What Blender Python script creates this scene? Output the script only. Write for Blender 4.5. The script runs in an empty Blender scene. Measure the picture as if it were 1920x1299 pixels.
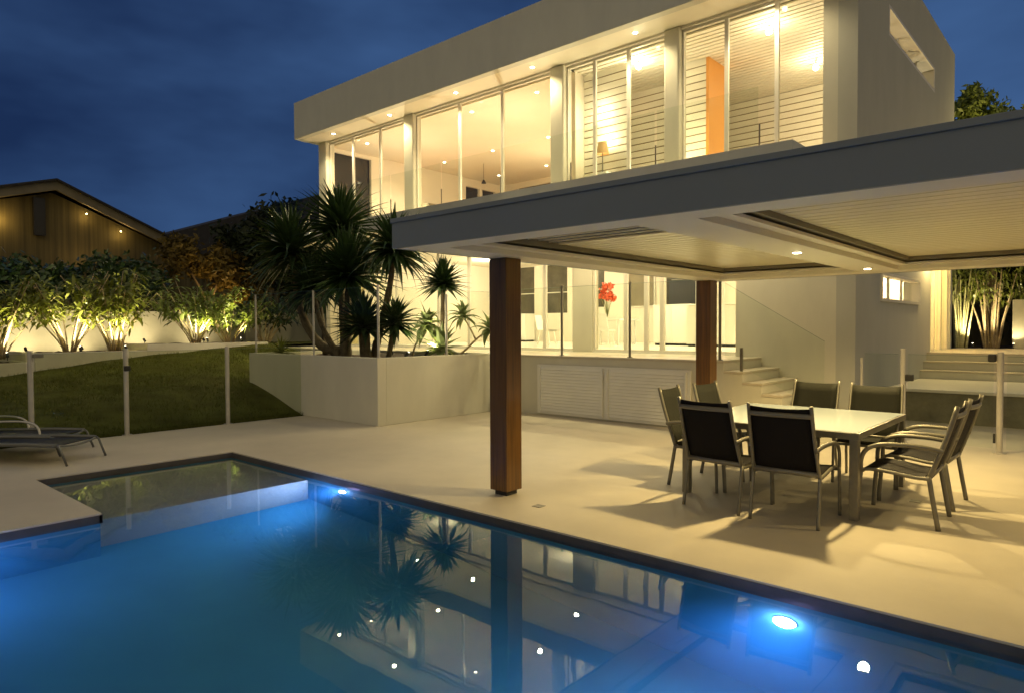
import bpy, math, random
import numpy as np
from mathutils import Vector, Matrix
random.seed(7); rng = np.random.default_rng(7)
S = bpy.context.scene
R = math.radians
# ---------------------------------------------------------------- camera
F, YAW, PITCH, ROLL, EYE = 1277.15, .726366, -.0265619, -.004281, 1.6
def cam_axes():
    cy, sy = math.cos(YAW), math.sin(YAW)
    f = Vector((-sy*math.cos(PITCH), cy*math.cos(PITCH), math.sin(PITCH)))
    r = Vector((cy, sy, 0)); u = r.cross(f)
    return r*math.cos(ROLL)+u*math.sin(ROLL), -r*math.sin(ROLL)+u*math.cos(ROLL), f
r_, u_, f_ = cam_axes()
cd = bpy.data.cameras.new('camera'); cam = bpy.data.objects.new('camera', cd); S.collection.objects.link(cam)
cam.matrix_world = Matrix(((r_.x, u_.x, -f_.x, 0), (r_.y, u_.y, -f_.y, 0), (r_.z, u_.z, -f_.z, EYE), (0, 0, 0, 1)))
cd.lens = F*36/1920; cd.sensor_width = 36; cd.clip_start = .05; cd.clip_end = 3000
S.camera = cam
# ---------------------------------------------------------------- world: dusk sky with cloud
SKY_STRENGTH = .112
w = bpy.data.worlds.new('World'); S.world = w; w.use_nodes = True
nt = w.node_tree; nt.nodes.clear()
def wn(t, **k):
    n = nt.nodes.new(t)
    for a, b in k.items(): setattr(n, a, b)
    return n
sky = wn('ShaderNodeTexSky', sky_type='NISHITA', sun_disc=False, sun_elevation=R(-3.0), sun_rotation=R(140), altitude=0, air_density=1.4, dust_density=.3, ozone_density=5)
tc = wn('ShaderNodeTexCoord'); mp = wn('ShaderNodeMapping'); mp.inputs['Scale'].default_value = (1, 1, 2.6)
no = wn('ShaderNodeTexNoise'); no.inputs['Scale'].default_value = 1.5; no.inputs['Detail'].default_value = 5; no.inputs['Roughness'].default_value = .5
cr = wn('ShaderNodeValToRGB'); cr.color_ramp.elements[0].position = .36; cr.color_ramp.elements[0].color = (.28, .29, .34, 1)
cr.color_ramp.elements[1].position = .68; cr.color_ramp.elements[1].color = (1.42, 1.32, 1.16, 1)
mul = wn('ShaderNodeMix', data_type='RGBA', blend_type='MULTIPLY'); mul.inputs[0].default_value = 1
mx = wn('ShaderNodeMix', data_type='RGBA', blend_type='MIX'); mx.inputs[0].default_value = .8; mx.inputs[7].default_value = (.090, .228, .61, 1)
bg = wn('ShaderNodeBackground'); bg.inputs['Strength'].default_value = SKY_STRENGTH
out = wn('ShaderNodeOutputWorld')
L = nt.links.new
L(tc.outputs['Generated'], mp.inputs[0]); L(mp.outputs[0], no.inputs[0]); L(no.outputs['Fac'], cr.inputs[0])
L(sky.outputs[0], mx.inputs[6]); L(mx.outputs[2], mul.inputs[6]); L(cr.outputs[0], mul.inputs[7])
# warm fill glow added to the unseen sky behind the camera
dt = wn('ShaderNodeVectorMath', operation='DOT_PRODUCT'); dt.inputs[1].default_value = (.62, -.72, .32); L(tc.outputs['Generated'], dt.inputs[0])
mr = wn('ShaderNodeMapRange', interpolation_type='SMOOTHSTEP'); mr.inputs[1].default_value = -.1; mr.inputs[2].default_value = 1.0; L(dt.outputs['Value'], mr.inputs[0])
gm = wn('ShaderNodeMix', data_type='RGBA', blend_type='ADD'); gm.inputs[7].default_value = (1.05, .78, .22, 1); L(mr.outputs[0], gm.inputs[0]); L(mul.outputs[2], gm.inputs[6]); L(gm.outputs[2], bg.inputs[0]); L(bg.outputs[0], out.inputs[0])
S.view_settings.view_transform = 'Standard'; S.view_settings.look = 'None'; S.view_settings.gamma = 1; S.view_settings.exposure = 2.15
S.view_settings.use_curve_mapping = False
S.render.engine = 'CYCLES'
cy = S.cycles
cy.use_denoising = True; cy.caustics_reflective = False; cy.caustics_refractive = True; cy.sample_clamp_indirect = 4; cy.max_bounces = 9
cy.diffuse_bounces = 5; cy.glossy_bounces = 5; cy.transmission_bounces = 6; cy.transparent_max_bounces = 16; cy.volume_bounces = 0
cy.use_light_tree = True; cy.blur_glossy = .5
# ---------------------------------------------------------------- materials
M = {}
def mat(name, col, rough=.6, spec=.5, metal=0, noise=None, bump=None, emit=None, coat=0, transl=0, wave=None, hue=None):
    """noise=(scale, amount, detail): value variation; bump=(scale, strength)"""
    m = bpy.data.materials.new(name); m.use_nodes = True; n = m.node_tree; b = n.nodes['Principled BSDF']
    b.inputs['Base Color'].default_value = (*col, 1); b.inputs['Roughness'].default_value = rough
    b.inputs['Specular IOR Level'].default_value = spec; b.inputs['Metallic'].default_value = metal
    if coat: b.inputs['Coat Weight'].default_value = coat; b.inputs['Coat Roughness'].default_value = .1
    if emit: b.inputs['Emission Color'].default_value = (*emit[0], 1); b.inputs['Emission Strength'].default_value = emit[1]
    tcn = n.nodes.new('ShaderNodeTexCoord')
    if noise or wave:
        sc, am, de = noise or (3, .1, 3)
        x = n.nodes.new('ShaderNodeTexNoise'); x.inputs['Scale'].default_value = sc; x.inputs['Detail'].default_value = de; x.inputs['Roughness'].default_value = .6
        if wave:
            mpn = n.nodes.new('ShaderNodeMapping'); mpn.inputs['Scale'].default_value = wave
            n.links.new(tcn.outputs['Object'], mpn.inputs[0]); n.links.new(mpn.outputs[0], x.inputs[0])
        else: n.links.new(tcn.outputs['Object'], x.inputs[0])
        rp = n.nodes.new('ShaderNodeValToRGB'); rp.color_ramp.elements[0].position = .3; rp.color_ramp.elements[1].position = .7
        lo = [c*(1-am) for c in col]; hi = [min(1, c*(1+am)) for c in col]
        if hue: lo = [c*(1-am)*h for c, h in zip(col, hue)]
        rp.color_ramp.elements[0].color = (*lo, 1); rp.color_ramp.elements[1].color = (*hi, 1)
        n.links.new(x.outputs['Fac'], rp.inputs[0]); n.links.new(rp.outputs[0], b.inputs['Base Color'])
        rr = n.nodes.new('ShaderNodeMapRange'); rr.inputs[3].default_value = max(0, rough-.08); rr.inputs[4].default_value = min(1, rough+.08)
        n.links.new(x.outputs['Fac'], rr.inputs[0]); n.links.new(rr.outputs[0], b.inputs['Roughness'])
    if bump:
        y = n.nodes.new('ShaderNodeTexNoise'); y.inputs['Scale'].default_value = bump[0]; y.inputs['Detail'].default_value = 4
        n.links.new(tcn.outputs['Object'], y.inputs[0]); bp = n.nodes.new('ShaderNodeBump'); bp.inputs['Strength'].default_value = bump[1]; bp.inputs['Distance'].default_value = .02
        n.links.new(y.outputs['Fac'], bp.inputs['Height']); n.links.new(bp.outputs[0], b.inputs['Normal'])
    if transl:
        t = n.nodes.new('ShaderNodeBsdfTranslucent'); t.inputs[0].default_value = (col[0]*1.3, col[1]*1.3, col[2]*.8, 1)
        ms = n.nodes.new('ShaderNodeMixShader'); ms.inputs[0].default_value = transl
        n.links.new(b.outputs[0], ms.inputs[1]); n.links.new(t.outputs[0], ms.inputs[2]); n.links.new(ms.outputs[0], n.nodes['Material Output'].inputs[0])
    M[name] = m; return m
mat('paving', (.52, .46, .345), .62, .35, noise=(.7, .13, 9), bump=(90, .10))
mat('coping_edge', (.07, .06, .052), .5, noise=(6, .2, 4))
mat('render', (.58, .55, .44), .85, .2, noise=(1.6, .05, 7), wave=(1.6, 1.6, .6), bump=(45, .08))
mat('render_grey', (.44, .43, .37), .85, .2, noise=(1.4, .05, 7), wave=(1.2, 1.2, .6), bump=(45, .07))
mat('fascia_paint', (.54, .53, .46), .6, .3, noise=(1.2, .06, 6), wave=(1.5, 1.5, .5))
mat('roof_fascia', (.175, .195, .205), .55, .3, noise=(.8, .06, 4))
mat('soffit', (.70, .655, .53), .5, .4, noise=(2, .03, 3))
mat('louvre_ceiling', (.72, .655, .47), .32, .5, noise=(2, .04, 3))
mat('trim_dark', (.16, .14, .09), .5)
mat('frame_white', (.66, .62, .53), .45, .4, noise=(3, .04, 3))
mat('plaster', (.70, .64, .52), .8, .2, noise=(1, .03, 3))
mat('board', (.72, .68, .56), .55, .3, noise=(2, .04, 3))
mat('board_gap', (.26, .20, .11), .8)
mat('floor_timber', (.42, .27, .14), .35, .5, noise=(4, .2, 4), wave=(1, 14, 1))
mat('wood', (.125, .055, .008), .34, .5, noise=(2.2, .42, 6), wave=(16, 16, .55), coat=.15)
mat('orange', (.62, .27, .045), .4)
mat('dark_glass', (.02, .02, .016), .06, .6)
mat('dark_window', (.07, .062, .04), .12, .6, noise=(1.4, .5, 3))
mat('white_gloss', (.80, .78, .70), .25, .5)
mat('alu', (.20, .185, .14), .38, .5, metal=.35, noise=(20, .06, 2))
mat('alu_dark', (.13, .13, .12), .35, .5, metal=.4)
mat('alu_post', (.48, .45, .40), .35, .5, metal=.3, noise=(8, .06, 2))
mat('black', (.012, .011, .010), .45)
mat('sling', (.010, .008, .007), .75, .2, noise=(180, .35, 1), bump=(500, .25))
mat('sling_olive', (.018, .018, .011), .75, .2, noise=(180, .35, 1), bump=(500, .25))
mat('table_top', (.56, .63, .66), .12, .5, coat=.3)
mat('soil', (.045, .028, .016), .95, noise=(14, .5, 5), bump=(30, .8))
mat('grass_ground', (.098, .105, .024), .95, .1, noise=(2.2, .4, 8), bump=(120, .8), hue=(1.15, 1, .8))
mat('grass_blade', (.095, .105, .024), .8, .2, transl=.2, noise=(2, .3, 3))
mat('ground', (.04, .045, .02), .95, noise=(1, .4, 6))
mat('leaf_dark', (.030, .058, .018), .33, .5, noise=(3, .4, 3), transl=.12)
mat('leaf_mid', (.17, .19, .03), .4, .45, noise=(3, .45, 3), transl=.25)
mat('leaf_bright', (.16, .20, .045), .45, .4, noise=(4, .45, 3), transl=.3)
mat('leaf_pale', (.20, .24, .11), .45, .4, noise=(4, .3, 3), transl=.2)
mat('leaf_amber', (.10, .070, .014), .6, .3, noise=(3, .4, 3), transl=.3)
mat('leaf_black', (.014, .022, .010), .6, .3, noise=(3, .4, 3), transl=.1)
mat('bark', (.12, .09, .055), .8, .2, noise=(9, .35, 5), bump=(30, .6))
mat('bark_pale', (.42, .32, .18), .6, .3, noise=(9, .3, 4), bump=(25, .4))
mat('bamboo', (.46, .42, .20), .4, .4, noise=(5, .3, 4), wave=(2, 2, 10))
mat('garden_wall', (.46, .42, .30), .85, .2, noise=(.9, .14, 6), bump=(20, .15))
mat('kerb', (.50, .47, .40), .8, noise=(2, .1, 5))
mat('brick_dark', (.085, .068, .026), .85, noise=(3, .45, 4), wave=(1, 2.2, .06))
mat('roof_tile', (.025, .022, .02), .8, noise=(4, .4, 3), bump=(12, .5))
mat('fascia_olive', (.18, .15, .09), .7, noise=(2, .15, 4))
mat('rubber', (.02, .02, .02), .6)
mat('flower', (.62, .11, .04), .6, transl=.2, noise=(14, .55, 3))
mat('shade_fabric', (.55, .36, .16), .7)
mat('lamp_lens', (1, .9, .7), .5, emit=((1, .86, .56), 9))
mat('lamp_globe', (1, .9, .7), .5, emit=((1, .86, .56), 14))
mat('pool_lens', (.8, .9, 1), .4, emit=((.80, .84, 1), 12))
mat('fairy_lens', (1, .85, .5), .4, emit=((1, .8, .4), 6))
mat('shelf_plaster', (.36, .34, .27), .75, .2, noise=(1.6, .08, 6))
mat('curtain', (.72, .66, .54), .8, .2, transl=.5)
mat('pool_plaster', (.05, .24, .33), .75, .2, noise=(1.6, .10, 6))
mat('pool_tile', (.05, .065, .075), .35, .5, noise=(8, .2, 3))
mat('shaded_wall', (.20, .185, .12), .9, noise=(4, .25, 5), bump=(14, .5))  # low wall below the garden steps, its shade put into the colour
mat('cabinet_white', (.74, .72, .64), .5, .4, noise=(3, .03, 3))
mat('drain', (.16, .14, .10), .5, metal=.5)
def glass_mat(name, tint, ior=1.45, boost=1.0):
    m = bpy.data.materials.new(name); m.use_nodes = True; n = m.node_tree; n.nodes.clear()
    o = n.nodes.new('ShaderNodeOutputMaterial'); t = n.nodes.new('ShaderNodeBsdfTransparent'); g = n.nodes.new('ShaderNodeBsdfGlossy')
    t.inputs[0].default_value = (*tint, 1); g.inputs['Roughness'].default_value = .0
    fr = n.nodes.new('ShaderNodeFresnel'); fr.inputs[0].default_value = ior
    mm = n.nodes.new('ShaderNodeMath'); mm.operation = 'MULTIPLY'; mm.inputs[1].default_value = boost; n.links.new(fr.outputs[0], mm.inputs[0])
    ge = n.nodes.new('ShaderNodeNewGeometry'); sb = n.nodes.new('ShaderNodeMath'); sb.operation = 'SUBTRACT'; sb.inputs[0].default_value = 1; n.links.new(ge.outputs['Backfacing'], sb.inputs[1])
    m2 = n.nodes.new('ShaderNodeMath'); m2.operation = 'MULTIPLY'; n.links.new(mm.outputs[0], m2.inputs[0]); n.links.new(sb.outputs[0], m2.inputs[1]); mm = m2
    x = n.nodes.new('ShaderNodeMixShader'); n.links.new(mm.outputs[0], x.inputs[0]); n.links.new(t.outputs[0], x.inputs[1]); n.links.new(g.outputs[0], x.inputs[2]); n.links.new(x.outputs[0], o.inputs[0])
    M[name] = m
glass_mat('glass', (.97, .98, .95)); glass_mat('glass_fence', (.95, .97, .945), 1.4, .3); glass_mat('glass_tint', (.88, .90, .82), 1.4, .4)
mat('glass_edge', (.10, .16, .13), .15, .6)
# water: refracting surface with a weakly scattering blue body
m = bpy.data.materials.new('water'); m.use_nodes = True; n = m.node_tree; n.nodes.clear()
o = n.nodes.new('ShaderNodeOutputMaterial'); g = n.nodes.new('ShaderNodeBsdfGlass'); g.inputs['IOR'].default_value = 1.33; g.inputs['Roughness'].default_value = 0
g.inputs[0].default_value = (.93, .98, 1, 1)
tcn = n.nodes.new('ShaderNodeTexCoord'); nz = n.nodes.new('ShaderNodeTexNoise'); nz.inputs['Scale'].default_value = 1.3; nz.inputs['Detail'].default_value = 2
bp = n.nodes.new('ShaderNodeBump'); bp.inputs['Strength'].default_value = .055; bp.inputs['Distance'].default_value = .03
n.links.new(tcn.outputs['Object'], nz.inputs[0]); n.links.new(nz.outputs['Fac'], bp.inputs['Height']); n.links.new(bp.outputs[0], g.inputs['Normal'])
vol = n.nodes.new('ShaderNodeVolumePrincipled'); vol.inputs['Color'].default_value = (.10, .50, .92, 1); vol.inputs['Density'].default_value = .15
vol.inputs['Anisotropy'].default_value = .3; vol.inputs['Absorption Color'].default_value = (.25, .75, 1, 1)
n.links.new(g.outputs[0], o.inputs['Surface']); n.links.new(vol.outputs[0], o.inputs['Volume']); M['water'] = m
# ---------------------------------------------------------------- mesh helpers
COL = S.collection
class MB:
    def __init__(s): s.v = []; s.f = []
    def add(s, vs, fs):
        k = len(s.v); s.v += [tuple(p) for p in vs]; s.f += [tuple(i+k for i in f) for f in fs]; return s
    def box(s, x0, x1, y0, y1, z0, z1, rot=0, c=None):
        vs = [(x, y, z) for z in (z0, z1) for y in (y0, y1) for x in (x0, x1)]
        if rot:
            cx, cy_ = c or ((x0+x1)/2, (y0+y1)/2); a, b = math.cos(rot), math.sin(rot)
            vs = [(cx+(x-cx)*a-(y-cy_)*b, cy_+(x-cx)*b+(y-cy_)*a, z) for x, y, z in vs]
        return s.add(vs, [(0, 2, 3, 1), (4, 5, 7, 6), (0, 1, 5, 4), (2, 6, 7, 3), (0, 4, 6, 2), (1, 3, 7, 5)])
    def tube(s, pts, r, n=8, r2=None, flat=1.0, smooth=0, cap=True):
        P = [Vector(p) for p in pts]
        for _ in range(smooth):
            Q = [P[0]]
            for a, b in zip(P, P[1:]): Q += [a*.75+b*.25, a*.25+b*.75]
            Q.append(P[-1]); P = Q
        N = len(P); T = [(P[min(i+1, N-1)]-P[max(i-1, 0)]).normalized() for i in range(N)]
        up = Vector((1, 0, 0)) if abs(T[0].x) < .9 else Vector((0, 1, 0)); u = (up-T[0]*up.dot(T[0])).normalized()
        vs = []; fs = []
        for i, (p, t) in enumerate(zip(P, T)):
            u = (u-t*u.dot(t)).normalized(); w_ = t.cross(u); k = i/max(1, N-1)
            if callable(r): rr = r(k)
            else: rr = r+((r2 if r2 is not None else r)-r)*k
            for j in range(n):
                a = 2*math.pi*j/n+math.pi/n; vs.append(p+u*math.cos(a)*rr+w_*math.sin(a)*rr*flat)
        for i in range(N-1):
            for j in range(n): fs.append((i*n+j, i*n+(j+1) % n, (i+1)*n+(j+1) % n, (i+1)*n+j))
        if cap: fs.append(tuple(range(n))[::-1]); fs.append(tuple((N-1)*n+j for j in range(n)))
        return s.add(vs, fs)
    def disc(s, c, r, nrm=(0, 0, -1), n=16, h=.01):
        a = Vector(c); d = Vector(nrm).normalized(); return s.tube([a, a+d*h], r, n)
    def ball(s, c, r, n=10, sz=1):
        vs = [(c[0], c[1], c[2]-r*sz)]; fs = []
        for i in range(1, n):
            t = math.pi*i/n
            for j in range(n*2): a = math.pi*j/n; vs.append((c[0]+r*math.sin(t)*math.cos(a), c[1]+r*math.sin(t)*math.sin(a), c[2]-r*math.cos(t)*sz))
        vs.append((c[0], c[1], c[2]+r*sz)); m_ = n*2
        for j in range(m_): fs.append((0, 1+(j+1) % m_, 1+j)); fs.append((len(vs)-1, len(vs)-1-m_+j, len(vs)-1-m_+(j+1) % m_))
        for i in range(n-2):
            for j in range(m_): fs.append((1+i*m_+j, 1+i*m_+(j+1) % m_, 1+(i+1)*m_+(j+1) % m_, 1+(i+1)*m_+j))
        return s.add(vs, fs)
    def lathe(s, prof, c=(0, 0, 0), n=20):
        vs = []; fs = []
        for r, z in prof:
            for j in range(n): a = 2*math.pi*j/n; vs.append((c[0]+r*math.cos(a), c[1]+r*math.sin(a), c[2]+z))
        for i in range(len(prof)-1):
            for j in range(n): fs.append((i*n+j, i*n+(j+1) % n, (i+1)*n+(j+1) % n, (i+1)*n+j))
        return s.add(vs, fs)
    def build(s, name, m, parent=None, bevel=0, smooth=False, ofs=None):
        me = bpy.data.meshes.new(name)
        v = s.v if ofs is None else [(a-ofs[0], b-ofs[1], c-ofs[2]) for a, b, c in s.v]
        me.from_pydata(v, [], s.f); me.update()
        o = bpy.data.objects.new(name, me); COL.objects.link(o)
        me.materials.append(M[m] if isinstance(m, str) else m)
        if smooth: me.shade_smooth() if hasattr(me, 'shade_smooth') else None
        if bevel:
            b = o.modifiers.new('bevel', 'BEVEL'); b.width = bevel; b.segments = 2; b.limit_method = 'ANGLE'
        if parent: o.parent = parent; o.location = -Vector(parent.get('_w', (0, 0, 0))) if parent.type == 'EMPTY' else Vector((0, 0, 0))
        if parent and parent.type != 'EMPTY': o.location = (0, 0, 0)
        return o
def B(*a, **k): return MB().box(*a, **k)
def thing(name, label, cat, loc=(0, 0, 0), group=None, rz=0):
    o = bpy.data.objects.new(name, None); COL.objects.link(o); o.location = loc; o.rotation_euler.z = rz; o.empty_display_size = .2
    o['label'] = label; o['category'] = cat
    if group: o['group'] = group
    return o
def tag(o, label, cat, group=None, kind=None):
    o['label'] = label
    if kind: o['kind'] = kind
    if cat: o['category'] = cat
    if group: o['group'] = group
    return o
def wt(o):   # thing whose parts are written in world coordinates
    o['_w'] = tuple(o.location); return o
def struct(o, label=None):
    o['kind'] = 'structure'
    if label: o['label'] = label
    return o
def copy_tree(o, parent=None):
    c = o.copy(); COL.objects.link(c)
    if parent: c.parent = parent
    for ch in [x for x in bpy.data.objects if x.parent == o and x != c]: copy_tree(ch, c)
    return c
WARM = (1, .82, .47)
LAMP = 2.0
def spot(name, loc, W, ang=140, d=(0, 0, -1), col=WARM, blend=.6, rad=.03, parent=None):
    l = bpy.data.lights.new(name, 'SPOT'); l.energy = W*LAMP; l.spot_size = R(ang); l.spot_blend = blend; l.color = col; l.shadow_soft_size = rad
    o = bpy.data.objects.new(name, l); COL.objects.link(o); o.location = loc; o.rotation_euler = Vector(d).to_track_quat('-Z', 'Y').to_euler()
    if parent: o.parent = parent; o.location = Vector(loc)-Vector(parent.get('_w', (0, 0, 0)))
    return o
def point(name, loc, W, col=WARM, rad=.08, parent=None):
    l = bpy.data.lights.new(name, 'POINT'); l.energy = W*LAMP; l.color = col; l.shadow_soft_size = rad
    o = bpy.data.objects.new(name, l); COL.objects.link(o); o.location = loc
    if parent: o.parent = parent; o.location = Vector(loc)-Vector(parent.get('_w', (0, 0, 0)))
    return o
# ---------------------------------------------------------------- ground, pool
PX0, PX1, PY0, PY1 = -6.63, 2.6, .3, 4.22        # main basin
NX0, NY0 = -8.69, 2.04                           # bay at the far left
WZ = -.065
def sheet_with_hole(x0, x1, y0, y1, hx0, hx1, hy0, hy1, z0, z1):
    b = MB(); b.box(x0, hx0, y0, y1, z0, z1); b.box(hx1, x1, y0, y1, z0, z1); b.box(hx0, hx1, y0, hy0, z0, z1); b.box(hx0, hx1, hy1, y1, z0, z1); return b
struct(sheet_with_hole(-900, 900, -900, 900, -9.2, 3.0, -.1, 4.6, -.5, -.12).build('ground', 'ground'))
# patio paving in rectangles round the pool
xa, xb, ya, yb = -11.3, 7.0, -7.0, 13.2
b = MB()
def pave(b, z0, z1, e=0):
    b.box(xa, NX0-e, ya, yb, z0, z1); b.box(NX0-e, xb, PY1+e, yb, z0, z1); b.box(NX0-e, PX0-e, ya, NY0-e, z0, z1)
    b.box(PX0-e, xb, ya, PY0-e, z0, z1); b.box(PX1+e, xb, PY0-e, PY1+e, z0, z1)
b.box(xa, NX0, ya, yb, -.12, 0); b.box(NX0, xb, PY1, yb, -.12, 0); b.box(NX0, PX0, ya, NY0, -.12, 0); b.box(PX0, xb, ya, PY0, -.12, 0); b.box(PX1, xb, PY0, PY1, -.12, 0)
struct(b.build('patio_paving', 'paving'))
# pool shell
b = MB(); D = -1.75
b.box(PX0-.25, PX1+.25, PY0-.25, PY1+.25, D-.15, D)                      # floor
b.box(NX0-.25, PX1+.25, PY1+.01, PY1+.25, D, -.121)                      # far wall
b.box(PX0-.25, PX1+.25, PY0-.25, PY0-.01, D, -.121)
b.box(PX1+.01, PX1+.25, PY0-.01, PY1+.01, D, -.121)
b.box(PX0-.25, PX0-.01, PY0-.01, NY0-.01, D, -.121)
b.box(NX0-.25, NX0-.01, NY0-.25, PY1+.01, D, -.121)
b.box(NX0-.01, PX0-.25, NY0-.25, NY0-.01, D, -.121)
pool = struct(b.build('swimming_pool', 'pool_plaster'))
B(NX0-.01, -6.87, NY0-.01, PY1+.01, D, -.27).build('pool_shelf', 'shelf_plaster', pool, bevel=.02)
MB().add([(NX0, PY0-.01, -.98), (PX1+.02, PY0-.01, D+.02), (PX1+.02, PY1+.02, D+.02), (NX0, PY1+.02, -.98), (NX0, PY0-.01, D-.01), (PX1+.02, PY0-.01, D-.01), (PX1+.02, PY1+.02, D-.01), (NX0, PY1+.02, D-.01)],
         [(0, 1, 2, 3), (7, 6, 5, 4), (0, 4, 5, 1), (1, 5, 6, 2), (2, 6, 7, 3), (3, 7, 4, 0)]).build('sloping_floor', 'pool_plaster', pool)
b = MB(); e = .006
for x0, x1, y0, y1 in ((NX0, PX1, PY1-e, PY1+.02), (PX0, PX1, PY0-.02, PY0+e), (PX1-e, PX1+.02, PY0, PY1), (NX0-.02, NX0+e, NY0, PY1), (NX0, PX0+e, NY0-.02, NY0+e), (PX0-.02, PX0+e, PY0, NY0)):
    b.box(x0, x1, y0, y1, -.14, -.014)
b.build('coping_edge', 'coping_edge', pool)
# water body, sides just inside the shell
b = MB(); z0 = D-.05; q = -.05
out_ = [(NX0+q, NY0+q), (PX0+q, NY0+q), (PX0+q, PY0+q), (PX1-q, PY0+q), (PX1-q, PY1-q), (NX0+q, PY1-q)]
vs = [(x, y, WZ) for x, y in out_]+[(x, y, z0) for x, y in out_]; k = len(out_)
b.add(vs, [tuple(range(k)), tuple(range(2*k-1, k-1, -1))]+[(i, i+k, (i+1) % k+k, (i+1) % k) for i in range(k)])
struct(b.build('pool_water', 'water'))
# underwater lights
def pool_light(x, z, W, label, r=.062, aim=0, y=PY1, nrm=(0, -1, 0)):
    t = wt(thing('pool_light', label, 'pool light', (x, y, z), 'underwater lights in the pool wall'))
    d = Vector(nrm)
    MB().disc((x, y+.012*-nrm[1], z), r+.012, nrm, 20, .012).build('housing', 'white_gloss', t)
    MB().disc((x, y-.014 if nrm[1] < 0 else y, z), r, nrm, 20, .008).build('lens', 'pool_lens', t)
    spot('pool_lamp', (x, y-.035, z), W, 165, (aim, nrm[1], -.16), (.25, .42, 1), .8, .02, t)
    point('pool_glow', (x, y-.12, z), .4, (.50, .42, 1), 0, t)  # extra point in front of the lens, added for a soft halo
pool_light(-6.18, -.36, 14, 'underwater light glowing near the shelf at the far end of the pool', .045, -.8)
pool_light(-1.51, -.45, 18, 'large bright underwater light below the paved edge nearest the dining set')
pool_light(1.6, -.45, 20, 'unseen underwater light added past the right edge to brighten the pool')  # out of view, put in to bring more blue into the right side
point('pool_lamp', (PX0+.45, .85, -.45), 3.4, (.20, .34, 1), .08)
# drains
for x, y, l in ((-3.88, 4.72, 'small square floor drain beside the near timber post'), (-1.36, 7.1, 'small square floor drain under the right side of the dining table')):
    tag(B(x-.045, x+.045, y-.045, y+.045, 0, .004).build('floor_drain', 'drain'), l, 'drain', 'floor drains in the paving')
# lawn
def lawn_z(x, y):
    zc = np.interp(y, [-12, 0, 3.6, 6.5, 9.7, 14, 30], [.3, .45, .63, .98, 1.19, 1.2, 1.25])
    f = np.interp(-x, [11.3, 11.6, 13.2, 17.8, 40], [0, .07, .52, 1, 1.05])
    return zc*f - (.02 if x > -11.32 else 0)
def grid(b, x0, x1, nx, y0, y1, ny):
    xs = np.linspace(x0, x1, nx+1); ys = np.linspace(y0, y1, ny+1)
    vs = [(x, y, lawn_z(x, y)+.012*math.sin(3*x+2*y)+.01*math.sin(5*y-x)) for y in ys for x in xs]
    b.add(vs, [(j*(nx+1)+i, j*(nx+1)+i+1, (j+1)*(nx+1)+i+1, (j+1)*(nx+1)+i) for j in range(ny) for i in range(nx)])
b = MB(); grid(b, -17.8, -11.3, 40, -12, 9.86, 110); grid(b, -34, -17.8, 16, -12, 30, 42)
struct(b.build('lawn', 'grass_ground', smooth=True))
V = []; Fc = []
for i in range(26000):
    x = -11.35-6.4*random.random()**1.2; y = -1+10.8*random.random()
    if x > -13.35 and y > 6.8: continue
    z = lawn_z(x, y)+.0; h = random.uniform(.03, .07); a = random.uniform(0, 6.28); dx, dy = .006*math.cos(a), .006*math.sin(a); t = random.uniform(-.03, .03), random.uniform(-.03, .03)
    k = len(V); V += [(x-dx, y-dy, z-.01), (x+dx, y+dy, z-.01), (x+t[0], y+t[1], z+h)]; Fc.append((k, k+1, k+2))
for i in range(5200):
    y = random.uniform(-1.5, 6.85); x = -11.30-abs(random.gauss(0, .05)); z = max(0, lawn_z(x, y)); h = random.uniform(.03, .10); a = random.uniform(0, 6.28); dx, dy = .005*math.cos(a), .005*math.sin(a)
    k = len(V); V += [(x-dx, y-dy, z-.02), (x+dx, y+dy, z-.02), (x+random.uniform(-.02, .06), y+random.uniform(-.03, .03), z+h)]; Fc.append((k, k+1, k+2))
b = MB(); b.v = V; b.f = Fc; o = b.build('grass', 'grass_blade'); o['kind'] = 'stuff'; o['label'] = 'short dark lawn grass on the bank behind the glass fence'
# ---------------------------------------------------------------- raised terrace, steps, planter
tr = wt(thing('raised_terrace', 'pale rendered terrace with louvred cupboard doors in its front wall', 'terrace', (-9, 9.84, 0)))
TX0, TX1, TY0 = -17.75, -4.45, 9.84
B(TX0, TX1, TY0, 11.75, 0, 1.06).build('terrace_wall', 'render', tr)
B(TX0, TX1, TY0-.015, 11.75, 1.06, 1.10).build('terrace_floor', 'paving', tr, bevel=.006)
cab = B(-8.08, -4.98, 9.80, 9.84, .03, .93).build('cabinet_frame', 'cabinet_white', tr, bevel=.004)
for x0, x1 in ((-8.02, -6.60), (-6.52, -5.04)):
    b = MB(); nb = 15
    for i in range(nb):
        z = .075+i*.0545
        b.add([(x0, 9.792, z), (x1, 9.792, z), (x1, 9.784, z+.008), (x0, 9.784, z+.008), (x0, 9.792, z+.052), (x1, 9.792, z+.052)], [(0, 1, 2, 3), (3, 2, 5, 4), (0, 3, 4), (1, 5, 2)])
    b.box(x0, x1, 9.793, 9.799, .06, .90)
    b.box(x0-.0, x0+.03, 9.765, 9.79, .06, .90).box(x1-.03, x1, 9.765, 9.79, .06, .90)
    dr = b.build('cabinet_door', 'cabinet_white', tr)
    B((x1 if x0 < -7 else x0)-.02, (x1 if x0 < -7 else x0)+.012, 9.745, 9.764, .70, .84).build('handle', 'cabinet_white', dr)
for i in range(6):
    x = TX1+i*.29; z = 1.10-.157*(i+1)
    B(x, x+.29, TY0, 11.29, 0, z-.035).build('step', 'render', tr)
    B(x, x+.305, TY0-.012, 11.29, z-.035, z).build('tread', 'paving', tr, bevel=.005)
pl = wt(thing('planter', 'tall rendered planter box full of spiky plants beside the lawn', 'planter', (-11.2, 8.3, 0)))
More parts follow.
